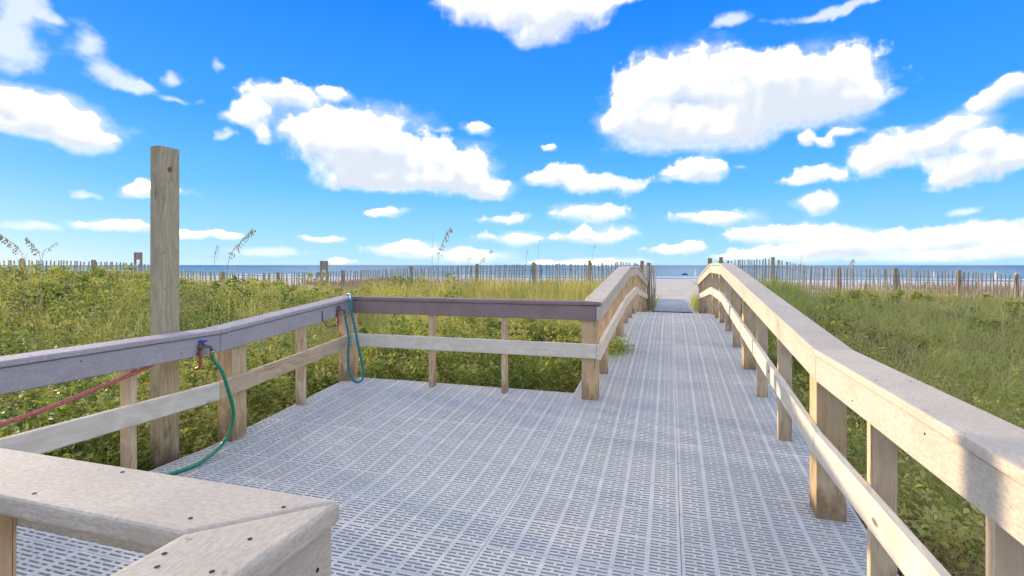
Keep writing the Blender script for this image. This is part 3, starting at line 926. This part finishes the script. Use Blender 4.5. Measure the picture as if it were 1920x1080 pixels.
# ------------------------------------------------------------------ sand fences
def sand_fence(pts, label, rnd, post_px):
    root = empty('sand_fence', (pts[0].x, pts[0].y, pts[0].z - LATH_H), label, 'fence')
    meshes = []
    for k in range(5):
        bm = bmesh.new()
        w, th, h = .0185, .005, LATH_H + .15
        bow = rnd.uniform(-.015, .015)
        zs = [-.15, .25, .6, LATH_H]
        rows = []
        for z in zs:
            bx = bow * math.sin(max(z, 0) / LATH_H * math.pi)
            rows.append([bm.verts.new((sx * w + bx, sy * th, z)) for sx, sy in ((-1, -1), (1, -1), (1, 1), (-1, 1))])
        for a, b in zip(rows, rows[1:]):
            for i in range(4):
                bm.faces.new((a[i], a[(i + 1) % 4], b[(i + 1) % 4], b[i]))
        bm.faces.new(rows[-1]); bm.faces.new(rows[0][::-1])
        me = finish(bm, 'picket')
        me.materials.append(M['lath'])
        meshes.append(me)
    # resample along the line
    P = [Vector(p) for p in spline(pts, 10)]
    acc, s, cum = 0.0, [], [0.0]
    for a, b in zip(P, P[1:]):
        cum.append(cum[-1] + (b - a).length)
    def at(t):
        i = min(max(np.searchsorted(cum, t) - 1, 0), len(P) - 2)
        f = (t - cum[i]) / max(cum[i + 1] - cum[i], 1e-6)
        d = P[i + 1] - P[i]
        return P[i].lerp(P[i + 1], f), math.atan2(d.y, d.x)
    t = 0.05
    wob = rnd.uniform(0, 6)
    while t < cum[-1]:
        p, a = at(t)
        lean = .05 * math.sin(t * .9 + wob) + rnd.gauss(0, .022)
        if rnd.random() < .02: lean += rnd.choice((-.18, .18))
        mw = Matrix.Translation((p.x, p.y, p.z - LATH_H + rnd.gauss(0, .009))) @ Matrix.Rotation(a, 4, 'Z') @ Matrix.Rotation(lean, 4, 'Y') @ Matrix.Rotation(rnd.gauss(0, .03), 4, 'X') @ Matrix.Rotation(rnd.gauss(0, .12), 4, 'Z')
        link('picket', rnd.choice(meshes), None, root, mw)
        t += rnd.gauss(.092, .006)
    for hgt in (.30, .78):
        w = [at(u)[0] + Vector((0, -.012, hgt - LATH_H + .012 * math.sin(u * 3))) for u in np.arange(0, cum[-1], .35)]
        tube('wire', root, M['wire'], w, .0028, 5)
    for x, ext in post_px:
        # stand posts where they show along the line
        best = min(range(len(P)), key=lambda i: abs(960 + FPX * (P[i].x * CS + P[i].y * SN) / (-P[i].x * SN + P[i].y * CS) - x))
        p = P[best]
        upright('post', root, M['fpost'], p.x - .045, p.x + .045, p.y + .03, p.y + .12, p.z - LATH_H - .3, p.z + ext, .006, p.z - LATH_H, (rnd.gauss(0, .02), 0))
    return root
frnd = random.Random(3)
sand_fence(FL, 'weathered slat sand fence reaching far over the flowering weeds beyond the platform', frnd,
           [(1213, .06), (1101, .07), (1007, .05), (891, .05), (767, .05), (640, .03), (520, .02), (410, .03), (300, .05), (170, .05), (30, .06)])
sand_fence(FR, 'weathered slat sand fence dipping across the green grass toward the beach', frnd,
           [(1352, .12), (1450, .06), (1571, .03), (1682, .04), (1800, .04), (1905, .03), (2040, .03), (2170, .03), (2330, .03), (2470, .03)])
def marker(px, py, d, m_, w, h, label):
    p = world_at(px, py, d)
    gz = float(ground_z(p.x, p.y))
    root = empty('post', (p.x, p.y, gz), label, 'post')
    upright('timber', root, M['fpost'], p.x - w, p.x + w, p.y - w, p.y + w, gz - .3, p.z, .008, gz)
marker(1204, 489, 15.3, None, .05, 0, 'squat timber post behind the shaded ramp railing top')
marker(1331, 484, 15.4, None, .06, 0, 'stout timber post behind the sunlit railing where it crests')

# leaning loose laths by the end of the shaded railing
for k, (px0, px1) in enumerate(((1222, 1220), (1223, 1228), (1226, 1231))):
    a, b = world_at(px0, 532, 14.6 + k * .1), world_at(px1, 494 + 4 * k, 14.6 + k * .1)
    a.z = float(ground_z(a.x, a.y)) - .1
    o = tube('loose_lath', None, M['lath'], [a, a.lerp(b, .5), b], .012, 6)
    tag(o, 'pale loose fence lath leaning by the end of the shaded ramp railing', 'lath', 'loose laths by the railing end')

# ------------------------------------------------------------------ little signs beyond the fence
def sign_frame(px, ptop, d, wpx, hpx, gap, label):
    p = world_at(px, ptop, d)
    w, h = wpx * d / FPX / 2, hpx * d / FPX
    gz = float(ground_z(p.x, p.y))
    root = empty('dune_sign', (p.x, p.y, gz), label, 'sign')
    for s in (-1, 1):
        upright('post', root, M['fpost'], p.x + s * w - .03, p.x + s * w + .03, p.y - .03, p.y + .03, gz - .3, p.z, .005, gz)
    upright('board', root, M['sign'], p.x - w + .032, p.x + w - .032, p.y - .012, p.y + .012, p.z - h, p.z - gap, .003, p.z - h)
    upright('crossbar', root, M['fpost'], p.x - w + .032, p.x + w - .032, p.y + .016, p.y + .05, p.z - .07, p.z - .005, .003, p.z - .07)
sign_frame(259, 473, 19.5, 15, 14, .06, 'small grey board framed by two timber posts beyond the fence')
sign_frame(607.5, 489, 19.5, 13, 17, .01, 'squat grey board sign on the dune with sea behind')

# ------------------------------------------------------------------ beach things
def beach_mat():
    bm = bmesh.new()
    ys_ = np.arange(Y_END + .03, 24.0, .3)
    rows = []
    for k, yy in enumerate(ys_):
        xs_ = np.linspace(-.44, .60, 5) + .02 * math.sin(yy * .7)
        zz = float(np.max(ground_z(np.linspace(-.44, .60, 9), np.full(9, yy)))) + .03
        rows.append([bm.verts.new((x, yy, zz + .004 * math.sin(yy * 3 + x * 4))) for x in xs_])
    for a, b in zip(rows, rows[1:]):
        for i in range(4):
            bm.faces.new((a[i], a[i + 1], b[i + 1], b[i]))
    r_ = bmesh.ops.extrude_face_region(bm, geom=bm.faces[:])
    bmesh.ops.translate(bm, verts=[v for v in r_['geom'] if isinstance(v, bmesh.types.BMVert)], vec=(0, 0, -.02))
    bmesh.ops.recalc_face_normals(bm, faces=bm.faces[:])
    tag(link('beach_mat', finish(bm, 'beach_mat'), M['mat']), 'flat blue grey walkway mat laid on the sand past the boardwalk end', 'mat')
beach_mat()
def umbrella_open(px, d, label):
    p = world_at(px, 510, d)
    gz = float(ground_z(p.x, p.y))
    root = empty('beach_umbrella', (p.x, p.y, gz), label, 'umbrella')
    bm = bmesh.new()
    n, R = 8, .62
    top = bm.verts.new((0, 0, 1.42))
    mid = [bm.verts.new((R * .55 * math.cos(2 * math.pi * k / n), R * .55 * math.sin(2 * math.pi * k / n), 1.34)) for k in range(n)]
    rim = [bm.verts.new((R * math.cos(2 * math.pi * k / n), R * math.sin(2 * math.pi * k / n), 1.10)) for k in range(n)]
    val = [bm.verts.new((R * math.cos(2 * math.pi * k / n), R * math.sin(2 * math.pi * k / n), .92)) for k in range(n)]
    for k in range(n):
        j = (k + 1) % n
        bm.faces.new((top, mid[k], mid[j])); bm.faces.new((mid[k], rim[k], rim[j], mid[j])); bm.faces.new((rim[k], val[k], val[j], rim[j]))
    link('canopy', finish(bm, 'canopy'), M['umb_blue'], root, Matrix.Translation((p.x, p.y, gz)))
    tube('pole', root, M['umb_white'], [(p.x, p.y, gz - .3), (p.x, p.y, gz + 1.5)], .025, 8)
umbrella_open(1284, 106, 'open blue beach umbrella on the sand at the end of the boardwalk')
def umbrella_closed(px, d, label, group):
    p = world_at(px, 510, d)
    gz = float(ground_z(p.x, p.y))
    root = empty('beach_umbrella', (p.x, p.y, gz), label, 'umbrella', group)
    tube('pole', root, M['umb_white'], [(p.x, p.y, gz - .3), (p.x, p.y, gz + .9)], .03, 8)
    b = Vector((p.x, p.y, gz))
    tube('canopy', root, M['umb_white'], [b + Vector((0, 0, z)) for z in (.85, 1.0, 1.6, 2.1, 2.35)], [.19, .20, .15, .07, .02], 8)
umbrella_closed(1304, 104, 'furled white beach umbrella past the end of the sunlit railing', None)
for px, d in ((1706, 100), (1751, 104), (1867, 98), (1904, 100)):
    umbrella_closed(px, d, 'furled white beach umbrella on the sand beyond the grassy fence', 'furled umbrellas on the beach')

# ------------------------------------------------------------------ vegetation
def foliage_object(name, parts, m, label, cat):
    V = np.concatenate([p[0] for p in parts]); T = np.concatenate([p[2] for p in parts])
    offs = np.cumsum([0] + [len(p[0]) for p in parts[:-1]])
    F = np.concatenate([p[1] + o for p, o in zip(parts, offs)])
    me = bpy.data.meshes.new(name)
    n, k = len(F), F.shape[1]
    me.vertices.add(len(V)); me.vertices.foreach_set('co', V.astype(np.float32).ravel())
    me.loops.add(n * k); me.loops.foreach_set('vertex_index', F.astype(np.int32).ravel())
    me.polygons.add(n)
    me.polygons.foreach_set('loop_start', np.arange(0, n * k, k, dtype=np.int32))
    me.update(calc_edges=True)
    a = me.attributes.new('tint', 'FLOAT', 'POINT')
    a.data.foreach_set('value', T.astype(np.float32))
    return tag(link(name, me, m), label, cat, kind='stuff')

def leaves(C, size, tint, aspect=.45, droop=0.3, outward=None):
    """Folded four-point leaves at centres C (n,3)."""
    n = len(C)
    a = rng.uniform(0, 2 * np.pi, n)
    el = rng.normal(.25 - droop * .5, .45, n)
    d = np.stack([np.cos(a) * np.cos(el), np.sin(a) * np.cos(el), np.sin(el)], -1)
    side = np.stack([-np.sin(a), np.cos(a), rng.normal(0, .35, n)], -1)
    side /= np.linalg.norm(side, axis=1)[:, None]
    nrm = np.cross(d, side)
    L = size[:, None]
    b = C - d * L * .5
    t_ = C + d * L * .5 - nrm * L * .10
    l_ = C + side * L * aspect * .5 + nrm * L * .08
    r_ = C - side * L * aspect * .5 + nrm * L * .08
    V = np.stack([b, r_, t_, l_], 1).reshape(-1, 3)
    F = np.arange(4 * n).reshape(n, 4)
    return V, F, np.repeat(tint, 4)

def blades(B, h, w, tint, lean_dir, lean):
    """Tapered two-segment grass blades rooted at B, as quads (tip quad is narrow)."""
    n = len(B)
    a = rng.uniform(0, 2 * np.pi, n)
    sd = np.stack([np.cos(a), np.sin(a), np.zeros(n)], -1) * w[:, None] * .5
    ld = np.stack([np.cos(lean_dir), np.sin(lean_dir), np.zeros(n)], -1)
    up = np.array([0, 0, 1.0])
    m1 = B + up * (h * .55)[:, None] + ld * (h * lean * .30)[:, None]
    tp = B + up * (h * (1 - .25 * np.abs(lean)))[:, None] + ld * (h * lean)[:, None]
    V = np.stack([B - sd, B + sd, m1 + sd * .8, m1 - sd * .8, tp + sd * .12, tp - sd * .12], 1).reshape(-1, 3)
    i = np.arange(n)[:, None] * 6
    F = np.concatenate([i + np.array([[0, 1, 2, 3]]), i + np.array([[3, 2, 4, 5]])])
    return V, F, np.repeat(tint, 6)

def off_deck(X, Y, m=0.0):
    on_walk = (X > XC - PW - .10 - m) & (X < DECK_R + .10 + m) & (Y < Y_END + .3)
    on_plat = (X > DECK_L - .06 - m) & (X < 0) & (Y > -.6 - m) & (Y < Y_BACK + .06 + m)
    on_near = (X > -3.6) & (X < 0) & (Y < .9)
    return ~(on_walk | on_plat | on_near)

def polar(n, phi0, phi1, r0, r1, power=1.0):
    """Points by compass bearing; power 1 thins the cover with distance the way the eye needs."""
    u = rng.uniform(0, 1, n)
    r = r0 * (r1 / r0) ** u if power == 0 else np.sqrt(r0 ** 2 + (r1 ** 2 - r0 ** 2) * u) if power == 2 else r0 + (r1 - r0) * u
    ph = np.radians(rng.uniform(phi0, phi1, n))
    return r * np.sin(ph), r * np.cos(ph), r, np.degrees(ph)

def vnoise(X, Y, s, seed=0.0):
    return (np.sin(X * s + 1.7 * np.sin(Y * s * .8 + seed) + seed) * np.sin(Y * s * 1.1 + 1.3 * np.sin(X * s * .7 - seed)) + .5 * np.sin(X * s * 2.3 + Y * s * 1.9 + seed)) / 1.5

def rc_at(X, Y):
    return np.interp(np.arctan2(X, Y), PHI, RC)

def weed_plants(X, Y, H, leaves_per, leaf0, spread, hue=0.0):
    """Bushy weeds: leaves thicker on the dome's skin than inside it."""
    parts = []
    n = len(X)
    Z = ground_z(X, Y)
    k = leaves_per
    r = np.hypot(X, Y)
    pi = np.repeat(np.arange(n), k)
    u = rng.uniform(0, 1, n * k) ** .55
    zz = H[pi] * u
    rad = spread[pi] * np.sqrt(np.clip(1.05 - u ** 2 * .8, 0, 1)) * np.sqrt(rng.uniform(.05, 1, n * k))
    a = rng.uniform(0, 2 * np.pi, n * k)
    C = np.stack([X[pi] + rad * np.cos(a), Y[pi] + rad * np.sin(a), Z[pi] + zz], -1)
    sz = (leaf0 * np.maximum(1.0, r / 7.0))[pi] * rng.uniform(.6, 1.35, n * k)
    ptint = np.clip(rng.normal(.50 + hue, .22, n) + .18 * vnoise(X, Y, .7, 2.0), 0, 1)
    tint = np.clip(ptint[pi] + rng.normal(0, .14, n * k), 0, 1)
    keep = off_deck(C[:, 0], C[:, 1], .01) | (C[:, 2] < -.06)
    return leaves(C[keep], sz[keep], tint[keep])

def veg():
    weeds, flow, gl, gr, dry = [], [], [], [], []
    # left thicket, near to far
    X, Y, r, ph = polar(6400, -82, -22, 3.4, 22.5, 1)
    rc = rc_at(X, Y)
    ok = off_deck(X, Y, .12) & (r < rc * .98) & (rng.uniform(0, 1, len(X)) < np.where((ph > -40) & (r > 8.5), .10, 1))
    X, Y, r = X[ok], Y[ok], r[ok]
    H = np.clip(.52 + .20 * vnoise(X, Y, 1.1) + .12 * vnoise(X, Y, 3.1, 1.5) + rng.normal(0, .10, len(X)) + np.where(rng.uniform(0, 1, len(X)) < .12, .22, 0), .18, 1.1) * np.interp(r, [3, 8, 12, 16, 22], [.95, 1.0, 1.12, 1.08, .95])
    weeds.append(weed_plants(X, Y, H, 58, .056, rng.uniform(.16, .30, len(X)) * np.interp(r, [3, 17], [.9, 1.5])))
    # extra dense belt along the left railing and behind the back railing
    X = rng.uniform(-6.0, -3.35, 680); Y = rng.uniform(.2, 5.5, 680)
    ok = off_deck(X, Y, .10); X, Y = X[ok], Y[ok]
    H = np.clip(rng.normal(.60, .20, len(X)), .18, 1.05) * np.interp(X, [-4.2, -3.4], [1.05, .72])
    weeds.append(weed_plants(X, Y, H, 80, .064, rng.uniform(.10, .24, len(X)), -.12))
    X = rng.uniform(-4.2, -.95, 720); Y = rng.uniform(4.9, 8.6, 720)
    ok = off_deck(X, Y, .10); X, Y = X[ok], Y[ok]
    H = np.clip(rng.normal(.56, .20, len(X)) + .16 * vnoise(X, Y, 2.3, 2.2), .15, 1.1) * np.interp(Y, [4.9, 6.0, 8.6], [.95, 1.0, .8])
    weeds.append(weed_plants(X, Y, H, 80, .066, rng.uniform(.12, .26, len(X)), -.10))
    # a weed pushing out over the walkway edge, and cover close along both sides of the ramp
    X = rng.normal(-.92, .07, 12); Y = rng.normal(7.0, .22, 12)
    P = weed_plants(np.full(12, -1.0) - np.abs(rng.normal(0, .06, 12)), Y, np.full(12, .82) + rng.normal(0, .06, 12), 120, .045, np.full(12, .16))
    weeds.append(P)
    C = np.stack([rng.normal(-.64, .085, 700), rng.normal(6.35, .20, 700), .315 + np.abs(rng.normal(0, .085, 700))], -1)
    weeds.append(leaves(C, np.full(700, .05) * rng.uniform(.6, 1.3, 700), rng.uniform(.2, .6, 700)))
    for side, xr in ((-1, (-1.6, -.98)), (1, (1.08, 1.9))):
        n = 450
        X = rng.uniform(*xr, n); Y = rng.uniform(8.0, 15.5, n)
        H = rng.uniform(.25, .55, n)
        weeds.append(weed_plants(X, Y, H, 60, .042, rng.uniform(.10, .2, n)))
    X, Y, r, ph = polar(800, -80, -8, 4.0, 15, 1)
    ok = off_deck(X, Y, .2) & (vnoise(X, Y, 1.0, 7.0) > .15) & ((ph < -40) | (r < 8.0)); X, Y, r = X[ok], Y[ok], r[ok]
    weeds.append(weed_plants(X, Y, np.clip(rng.normal(.72, .12, len(X)), .3, 1.0) * np.interp(r, [4, 15], [.95, 1.2]), 45, .085, rng.uniform(.14, .26, len(X)), -.15))
    # right side low weeds near the railing
    X = rng.uniform(1.12, 5.5, 1500); Y = rng.uniform(.4, 8.5, 1500)
    p = np.clip(.75 - .10 * (X - 1.1) + .35 * vnoise(X, Y, 1.6, 4.0), 0, 1) * np.interp(Y, [.4, 1.6, 3.0, 8.5], [.30, .40, .8, .45])
    ok = off_deck(X, Y, .10) & (rng.uniform(0, 1, len(X)) < p); X, Y = X[ok], Y[ok]
    H = np.clip(rng.normal(.40, .12, len(X)), .15, .75)
    weeds.append(weed_plants(X, Y, H, 46, .056, rng.uniform(.10, .22, len(X)), .08))
    X, Y, r, ph = polar(1500, 14, 62, 4.0, 20, 1)
    ok = (vnoise(X, Y, .8, 1.0) > .1) & (r < rc_at(X, Y)) & off_deck(X, Y, .15); X, Y, r = X[ok], Y[ok], r[ok]
    weeds.append(weed_plants(X, Y, np.clip(rng.normal(.32, .08, len(X)), .1, .6), 40, .06, rng.uniform(.12, .26, len(X)), .1))
    # white flowers over the left thicket
    X, Y, r, ph = polar(9500, -82, -24, 3.4, 20, 1)
    ok = off_deck(X, Y, .12) & (vnoise(X, Y, .9, 3.0) > -.25) & ((ph < -40) | (r < 9)); X, Y, r = X[ok], Y[ok], r[ok]
    Z = ground_z(X, Y) + np.clip(.60 + .16 * vnoise(X, Y, 1.1) + rng.normal(0, .14, len(X)), .2, 1.1) * np.interp(r, [3, 8, 12, 16, 22], [.95, 1.0, 1.12, 1.08, .95])
    C = np.stack([X, Y, Z], -1)
    C2 = np.repeat(C, 3, 0)
    sz = np.repeat(.020 * np.maximum(1, r / 8) * rng.uniform(.7, 1.3, len(r)), 3)
    flow.append(leaves(C2, sz, rng.uniform(0, 1, len(C2)), .6, 0))
    # thin flowering stems standing out of the thicket
    X, Y, r, ph = polar(1500, -74, -24, 4.2, 15, 1)
    ok = off_deck(X, Y, .15) & ((ph < -40) | (r < 8)); X, Y, r = X[ok], Y[ok], r[ok]
    B = np.stack([X, Y, ground_z(X, Y)], -1)
    hs = rng.uniform(.75, 1.12, len(X)) * np.interp(r, [4, 10, 15], [.95, 1.1, 1.15])
    ld, lv = rng.uniform(0, 6.28, len(X)), rng.uniform(0, .25, len(X))
    gl.append(blades(B, hs, .0032 * np.maximum(1, r / 5), rng.uniform(.2, .7, len(X)), ld, lv))
    tip = B + np.stack([np.cos(ld) * lv * hs, np.sin(ld) * lv * hs, hs * (1 - .25 * lv)], -1)
    Cs = np.repeat(tip, 7, 0) + rng.normal(0, 1, (len(tip) * 7, 3)) * np.array([.05, .05, .06])
    weeds.append(leaves(Cs, np.repeat(.018 * np.maximum(1, r / 6), 7) * rng.uniform(.6, 1.3, len(Cs)), rng.uniform(.3, 1, len(Cs))))
    Cf = np.repeat(tip, 2, 0) + rng.normal(0, .05, (len(tip) * 2, 3))
    flow.append(leaves(Cf, np.repeat(.016 * np.maximum(1, r / 8), 2), rng.uniform(0, 1, len(Cf)), .7, 0))
    # dune grass beyond the back railing up to the fence
    def grass(n, phi0, phi1, r0, r1, h0, dens, tintc, power=1, leanx=.35, keepf=None, wmul=1.0):
        X, Y, r, ph = polar(n, phi0, phi1, r0, r1, power)
        ok = off_deck(X, Y, .04)
        if keepf is not None: ok &= keepf(X, Y, r, ph)
        X, Y, r = X[ok], Y[ok], r[ok]
        per = 16
        sel = rng.integers(0, max(1, len(X) // per), len(X))
        tx, ty = X[sel], Y[sel]
        da = rng.uniform(0, 2 * np.pi, len(X)); dr = np.abs(rng.normal(0, .055 + .006 * r[sel], len(X)))
        loose = rng.uniform(0, 1, len(X)) < .35
        r = np.where(loose, r, r[sel])
        X = np.where(loose, X, tx + dr * np.cos(da)); Y = np.where(loose, Y, ty + dr * np.sin(da))
        ok = off_deck(X, Y, .03); X, Y, r, sel, da, loose = X[ok], Y[ok], r[ok], sel[ok], da[ok], loose[ok]
        tuft_t = rng.normal(0, .20, len(ok))[sel]; tuft_h = rng.uniform(.7, 1.3, len(ok))[sel]
        B = np.stack([X, Y, ground_z(X, Y) - .03], -1)
        h = tuft_h * h0 * rng.uniform(.55, 1.25, len(X)) * (1 + .25 * vnoise(X, Y, 1.3, 6))
        w = .0042 * np.maximum(1.0, r / 4.5) * rng.uniform(.7, 1.3, len(X)) * wmul
        tint = np.clip(tintc + .16 * vnoise(X, Y, .6, 9) + rng.normal(0, .11, len(X)) + tuft_t, 0, 1)
        return blades(B, h, w, tint, np.where(loose, rng.normal(.2, 1.0, len(X)), da + rng.normal(0, .5, len(X))), np.abs(rng.normal(leanx, .25, len(X))))
    inside = lambda X, Y, r, ph: r < rc_at(X, Y) * 1.03
    def field_r(X, Y, r, ph):                      # thinner close to the railing, bare patches further out
        p = np.where((X < 2.8) & (Y < 4.0), .22, 1.0) * np.where(vnoise(X, Y, .9, 8.0) > .42, .25, 1.0)
        return inside(X, Y, r, ph) & (rng.uniform(0, 1, len(X)) < p)
    def straw(X, Y, r, ph):
        return inside(X, Y, r, ph) & (vnoise(X, Y, .9, 8.0) > .05)
    gl.append(grass(68000, -48, -3, 7.0, 18.5, .50, 1, .70, 1, .35, inside))
    gl.append(grass(26000, -80, -40, 8.0, 22.0, .58, 1, .55, 1, .35, inside))
    gl.append(grass(9000, -80, -12, 3.5, 8.0, .70, 1, .50, 1, .4))
    gl.append(grass(12000, -72, -40, 8.5, 21.0, .80, 1, .70, 1, .35, inside))
    gl.append(grass(8000, -40, -24, 9.0, 16.0, .62, 1, .72, 1, .35, inside))
    gr.append(grass(64000, 3, 62, 3.2, 23.0, .40, 1, .62, 1, .6, field_r))
    gr.append(grass(12000, 3, 62, 3.0, 14.0, .60, 1, .66, 1, .8, field_r))
    gr.append(grass(9000, 20, 75, 2.8, 6.5, .42, 1, .45, 1, .8, field_r))
    gr.append(grass(900, 30, 80, 1.3, 3.2, .38, 1, .50, 1, .9))
    gl.append(grass(9000, -8, -1.0, 11.5, 17.5, .45, 1, .5, 1, .35, inside))
    gr.append(grass(9000, 4.0, 12, 11.5, 17.0, .45, 1, .45, 1, .35, inside))
    def clump(n, x0, x1, y0, y1, h0):
        X = rng.uniform(x0, x1, n); Y = rng.uniform(y0, y1, n)
        B = np.stack([X, Y, ground_z(X, Y) - .03], -1)
        return blades(B, h0 * rng.uniform(.5, 1.2, n), .012 * rng.uniform(.7, 1.3, n), np.clip(rng.normal(.5, .2, n), 0, 1), rng.normal(.2, 1.0, n), np.abs(rng.normal(.4, .25, n)))
    gr.append(clump(2600, .72, 2.2, 15.2, 20.5, .55)); gl.append(clump(1800, -2.2, -.46, 15.2, 19.0, .50))
    gr.append(clump(900, .98, 1.5, 8, 15.2, .5)); gl.append(clump(900, -1.4, -.9, 8, 15.2, .5))
    # dry brown grass on the far dunes and dead stems near the boards
    def beyond(X, Y, r, ph):
        return (r > rc_at(X, Y) * 1.05) & (vnoise(X, Y, .22, 5) > -.15) & (np.abs(X) > 2.5)
    dry.append(grass(60000, -66, 34, 18, 60, .55, 1, .55, 1, .4, beyond, .8))
    dry.append(grass(2600, 25, 85, 1.3, 3.8, .60, 1, .5, 1, 1.7, None, 1.5))
    dry.append(grass(15000, 6, 66, 3.4, 16.0, .46, 1, .66, 1, .9, straw))
    dry.append(grass(4200, -85, -25, 3.4, 8.5, .72, 1, .6, 1, .6))
    dry.append(grass(2500, -34, -10, 5.0, 8.0, .6, 1, .55, 1, .7))
    foliage_object('dune_weeds', weeds, M['weed'], 'dense green leafy weeds growing around the boardwalk', 'weeds')
    foliage_object('wild_flowers', flow, M['flower'], 'tiny white flowers scattered over the weeds', 'flowers')
    foliage_object('dune_grass', gl, M['grass'], 'yellow green dune grass between platform and sand fence', 'grass')
    foliage_object('green_grass', gr, M['grass_green'], 'green grass field beside the sunlit railing', 'grass')
    foliage_object('dry_grass', dry, M['dry'], 'dry brown grass and stems on the dunes', 'grass')
veg()

# ------------------------------------------------------------------ sea oats standing above the dune
def sea_oat(tip, base, d, label, seeds=46, scale=1.0, group=None, full=True):
    T, B = world_at(*tip, d), world_at(*base, d)
    rnd = random.Random(int(tip[0] * 7 + tip[1]))
    axis = T - B
    L = axis.length
    gx, gy = B.x - axis.x * .5, B.y + rnd.uniform(-.1, .1)
    gz = float(ground_z(gx, gy))
    G = Vector((gx, gy, gz - .05))
    stem = spline([G, G.lerp(B, .55) + Vector((-.02, 0, .05)), B, B.lerp(T, .55) + Vector((0, 0, L * .07)), T], 6)
    root = empty('sea_oat', (G.x, G.y, gz), label, 'sea oat', group)
    n = len(stem)
    tube('stem', root, M['stem'], stem, [.0045 - .0032 * i / n for i in range(n)], 6)
    bm = bmesh.new()
    hd = [p for p in stem if (p - B).dot(axis) > 0]
    for k in range(seeds):
        f = (k + .5) / seeds
        p = hd[min(int(f * len(hd)), len(hd) - 1)].lerp(hd[min(int(f * len(hd)) + 1, len(hd) - 1)], rnd.random())
        a = rnd.uniform(0, 2 * math.pi)
        out = Vector((math.cos(a), math.sin(a), 0)) * rnd.uniform(.3, 1.0) * .045 * scale * (1.15 - .75 * f)
        q = p + out + Vector((0, 0, -.02 * scale + rnd.uniform(-.015, .01)))
        tube_bm(bm, [p, q], .0011, 3, False)
        dr = (out * .4 + Vector((0, 0, -.03 * scale)) + axis.normalized() * .015).normalized()
        sd = dr.cross(Vector((rnd.uniform(-1, 1), rnd.uniform(-1, 1), .2))).normalized()
        ln, wd = .026 * scale * rnd.uniform(.8, 1.25), .0085 * scale
        nn = dr.cross(sd)
        v = [bm.verts.new(x - B) if False else bm.verts.new(x) for x in (q, q + dr * ln * .5 + sd * wd, q + dr * ln, q + dr * ln * .5 - sd * wd, q + dr * ln * .5 + nn * wd * .35, q + dr * ln * .5 - nn * wd * .35)]
        for tri in ((0, 1, 4), (1, 2, 4), (2, 3, 4), (3, 0, 4), (1, 0, 5), (2, 1, 5), (3, 2, 5), (0, 3, 5)):
            bm.faces.new([v[i] for i in tri])
    link('seed_head', finish(bm, 'seed_head'), M['seed'], root)
sea_oat((-6, 434), (42, 482), 6.5, 'drooping sea oat with heavy brown head at the far end of the weeds', 60, 1.2)
sea_oat((50, 444), (76, 488), 7.0, 'brown sea oat leaning away from the tall timber post', 50, 1.1)
sea_oat((106, 454), (79, 482), 7.2, 'thin pale sea oat crossing a brown sea oat', 22, .8)
sea_oat((474, 428), (428, 492), 7.2, 'large feathery sea oat leaning toward the corner post above the weeds', 70, 1.2)
sea_oat((408, 458), (402, 492), 8.0, 'short thin upright sea oat beside a large feathery one', 20, .8)
sea_oat((844, 426), (822, 484), 7.5, 'tall sea oat with full head above the back railing', 64, 1.15)
sea_oat((922, 467), (900, 496), 9.0, 'small bushy sea oat in front of the slat fence and a cloud', 40, 1.1)
sea_oat((880, 478), (878, 492), 9.0, 'tiny sea oat head beside a small bushy one', 10, .8)
sea_oat((989, 466), (987, 484), 10.0, 'faint slender sea oat over the fence', 9, .8)
sea_oat((1013, 443), (1010, 466), 10.0, 'tall faint sea oat stalk high over the fence', 8, .8)
sea_oat((1116, 456), (1112, 470), 11.0, 'lone sea oat tip high over the fence by the shaded ramp railing', 12, 1.0)
sea_oat((811, 440), (810, 492), 8.0, 'bare thin stalk beside the tall full sea oat', 3, .6)
sea_oat((1600, 484), (1593, 502), 11.5, 'pale sea oat rising through the dipping fence', 34, 1.4)
sea_oat((1503, 480), (1500, 497), 12.0, 'thin dark sea oat over the fence beside a golden post', 7, .9)
sea_oat((1766, 559), (1790, 600), 7.5, 'bent pale sea oat in the green grass', 34, 1.3)
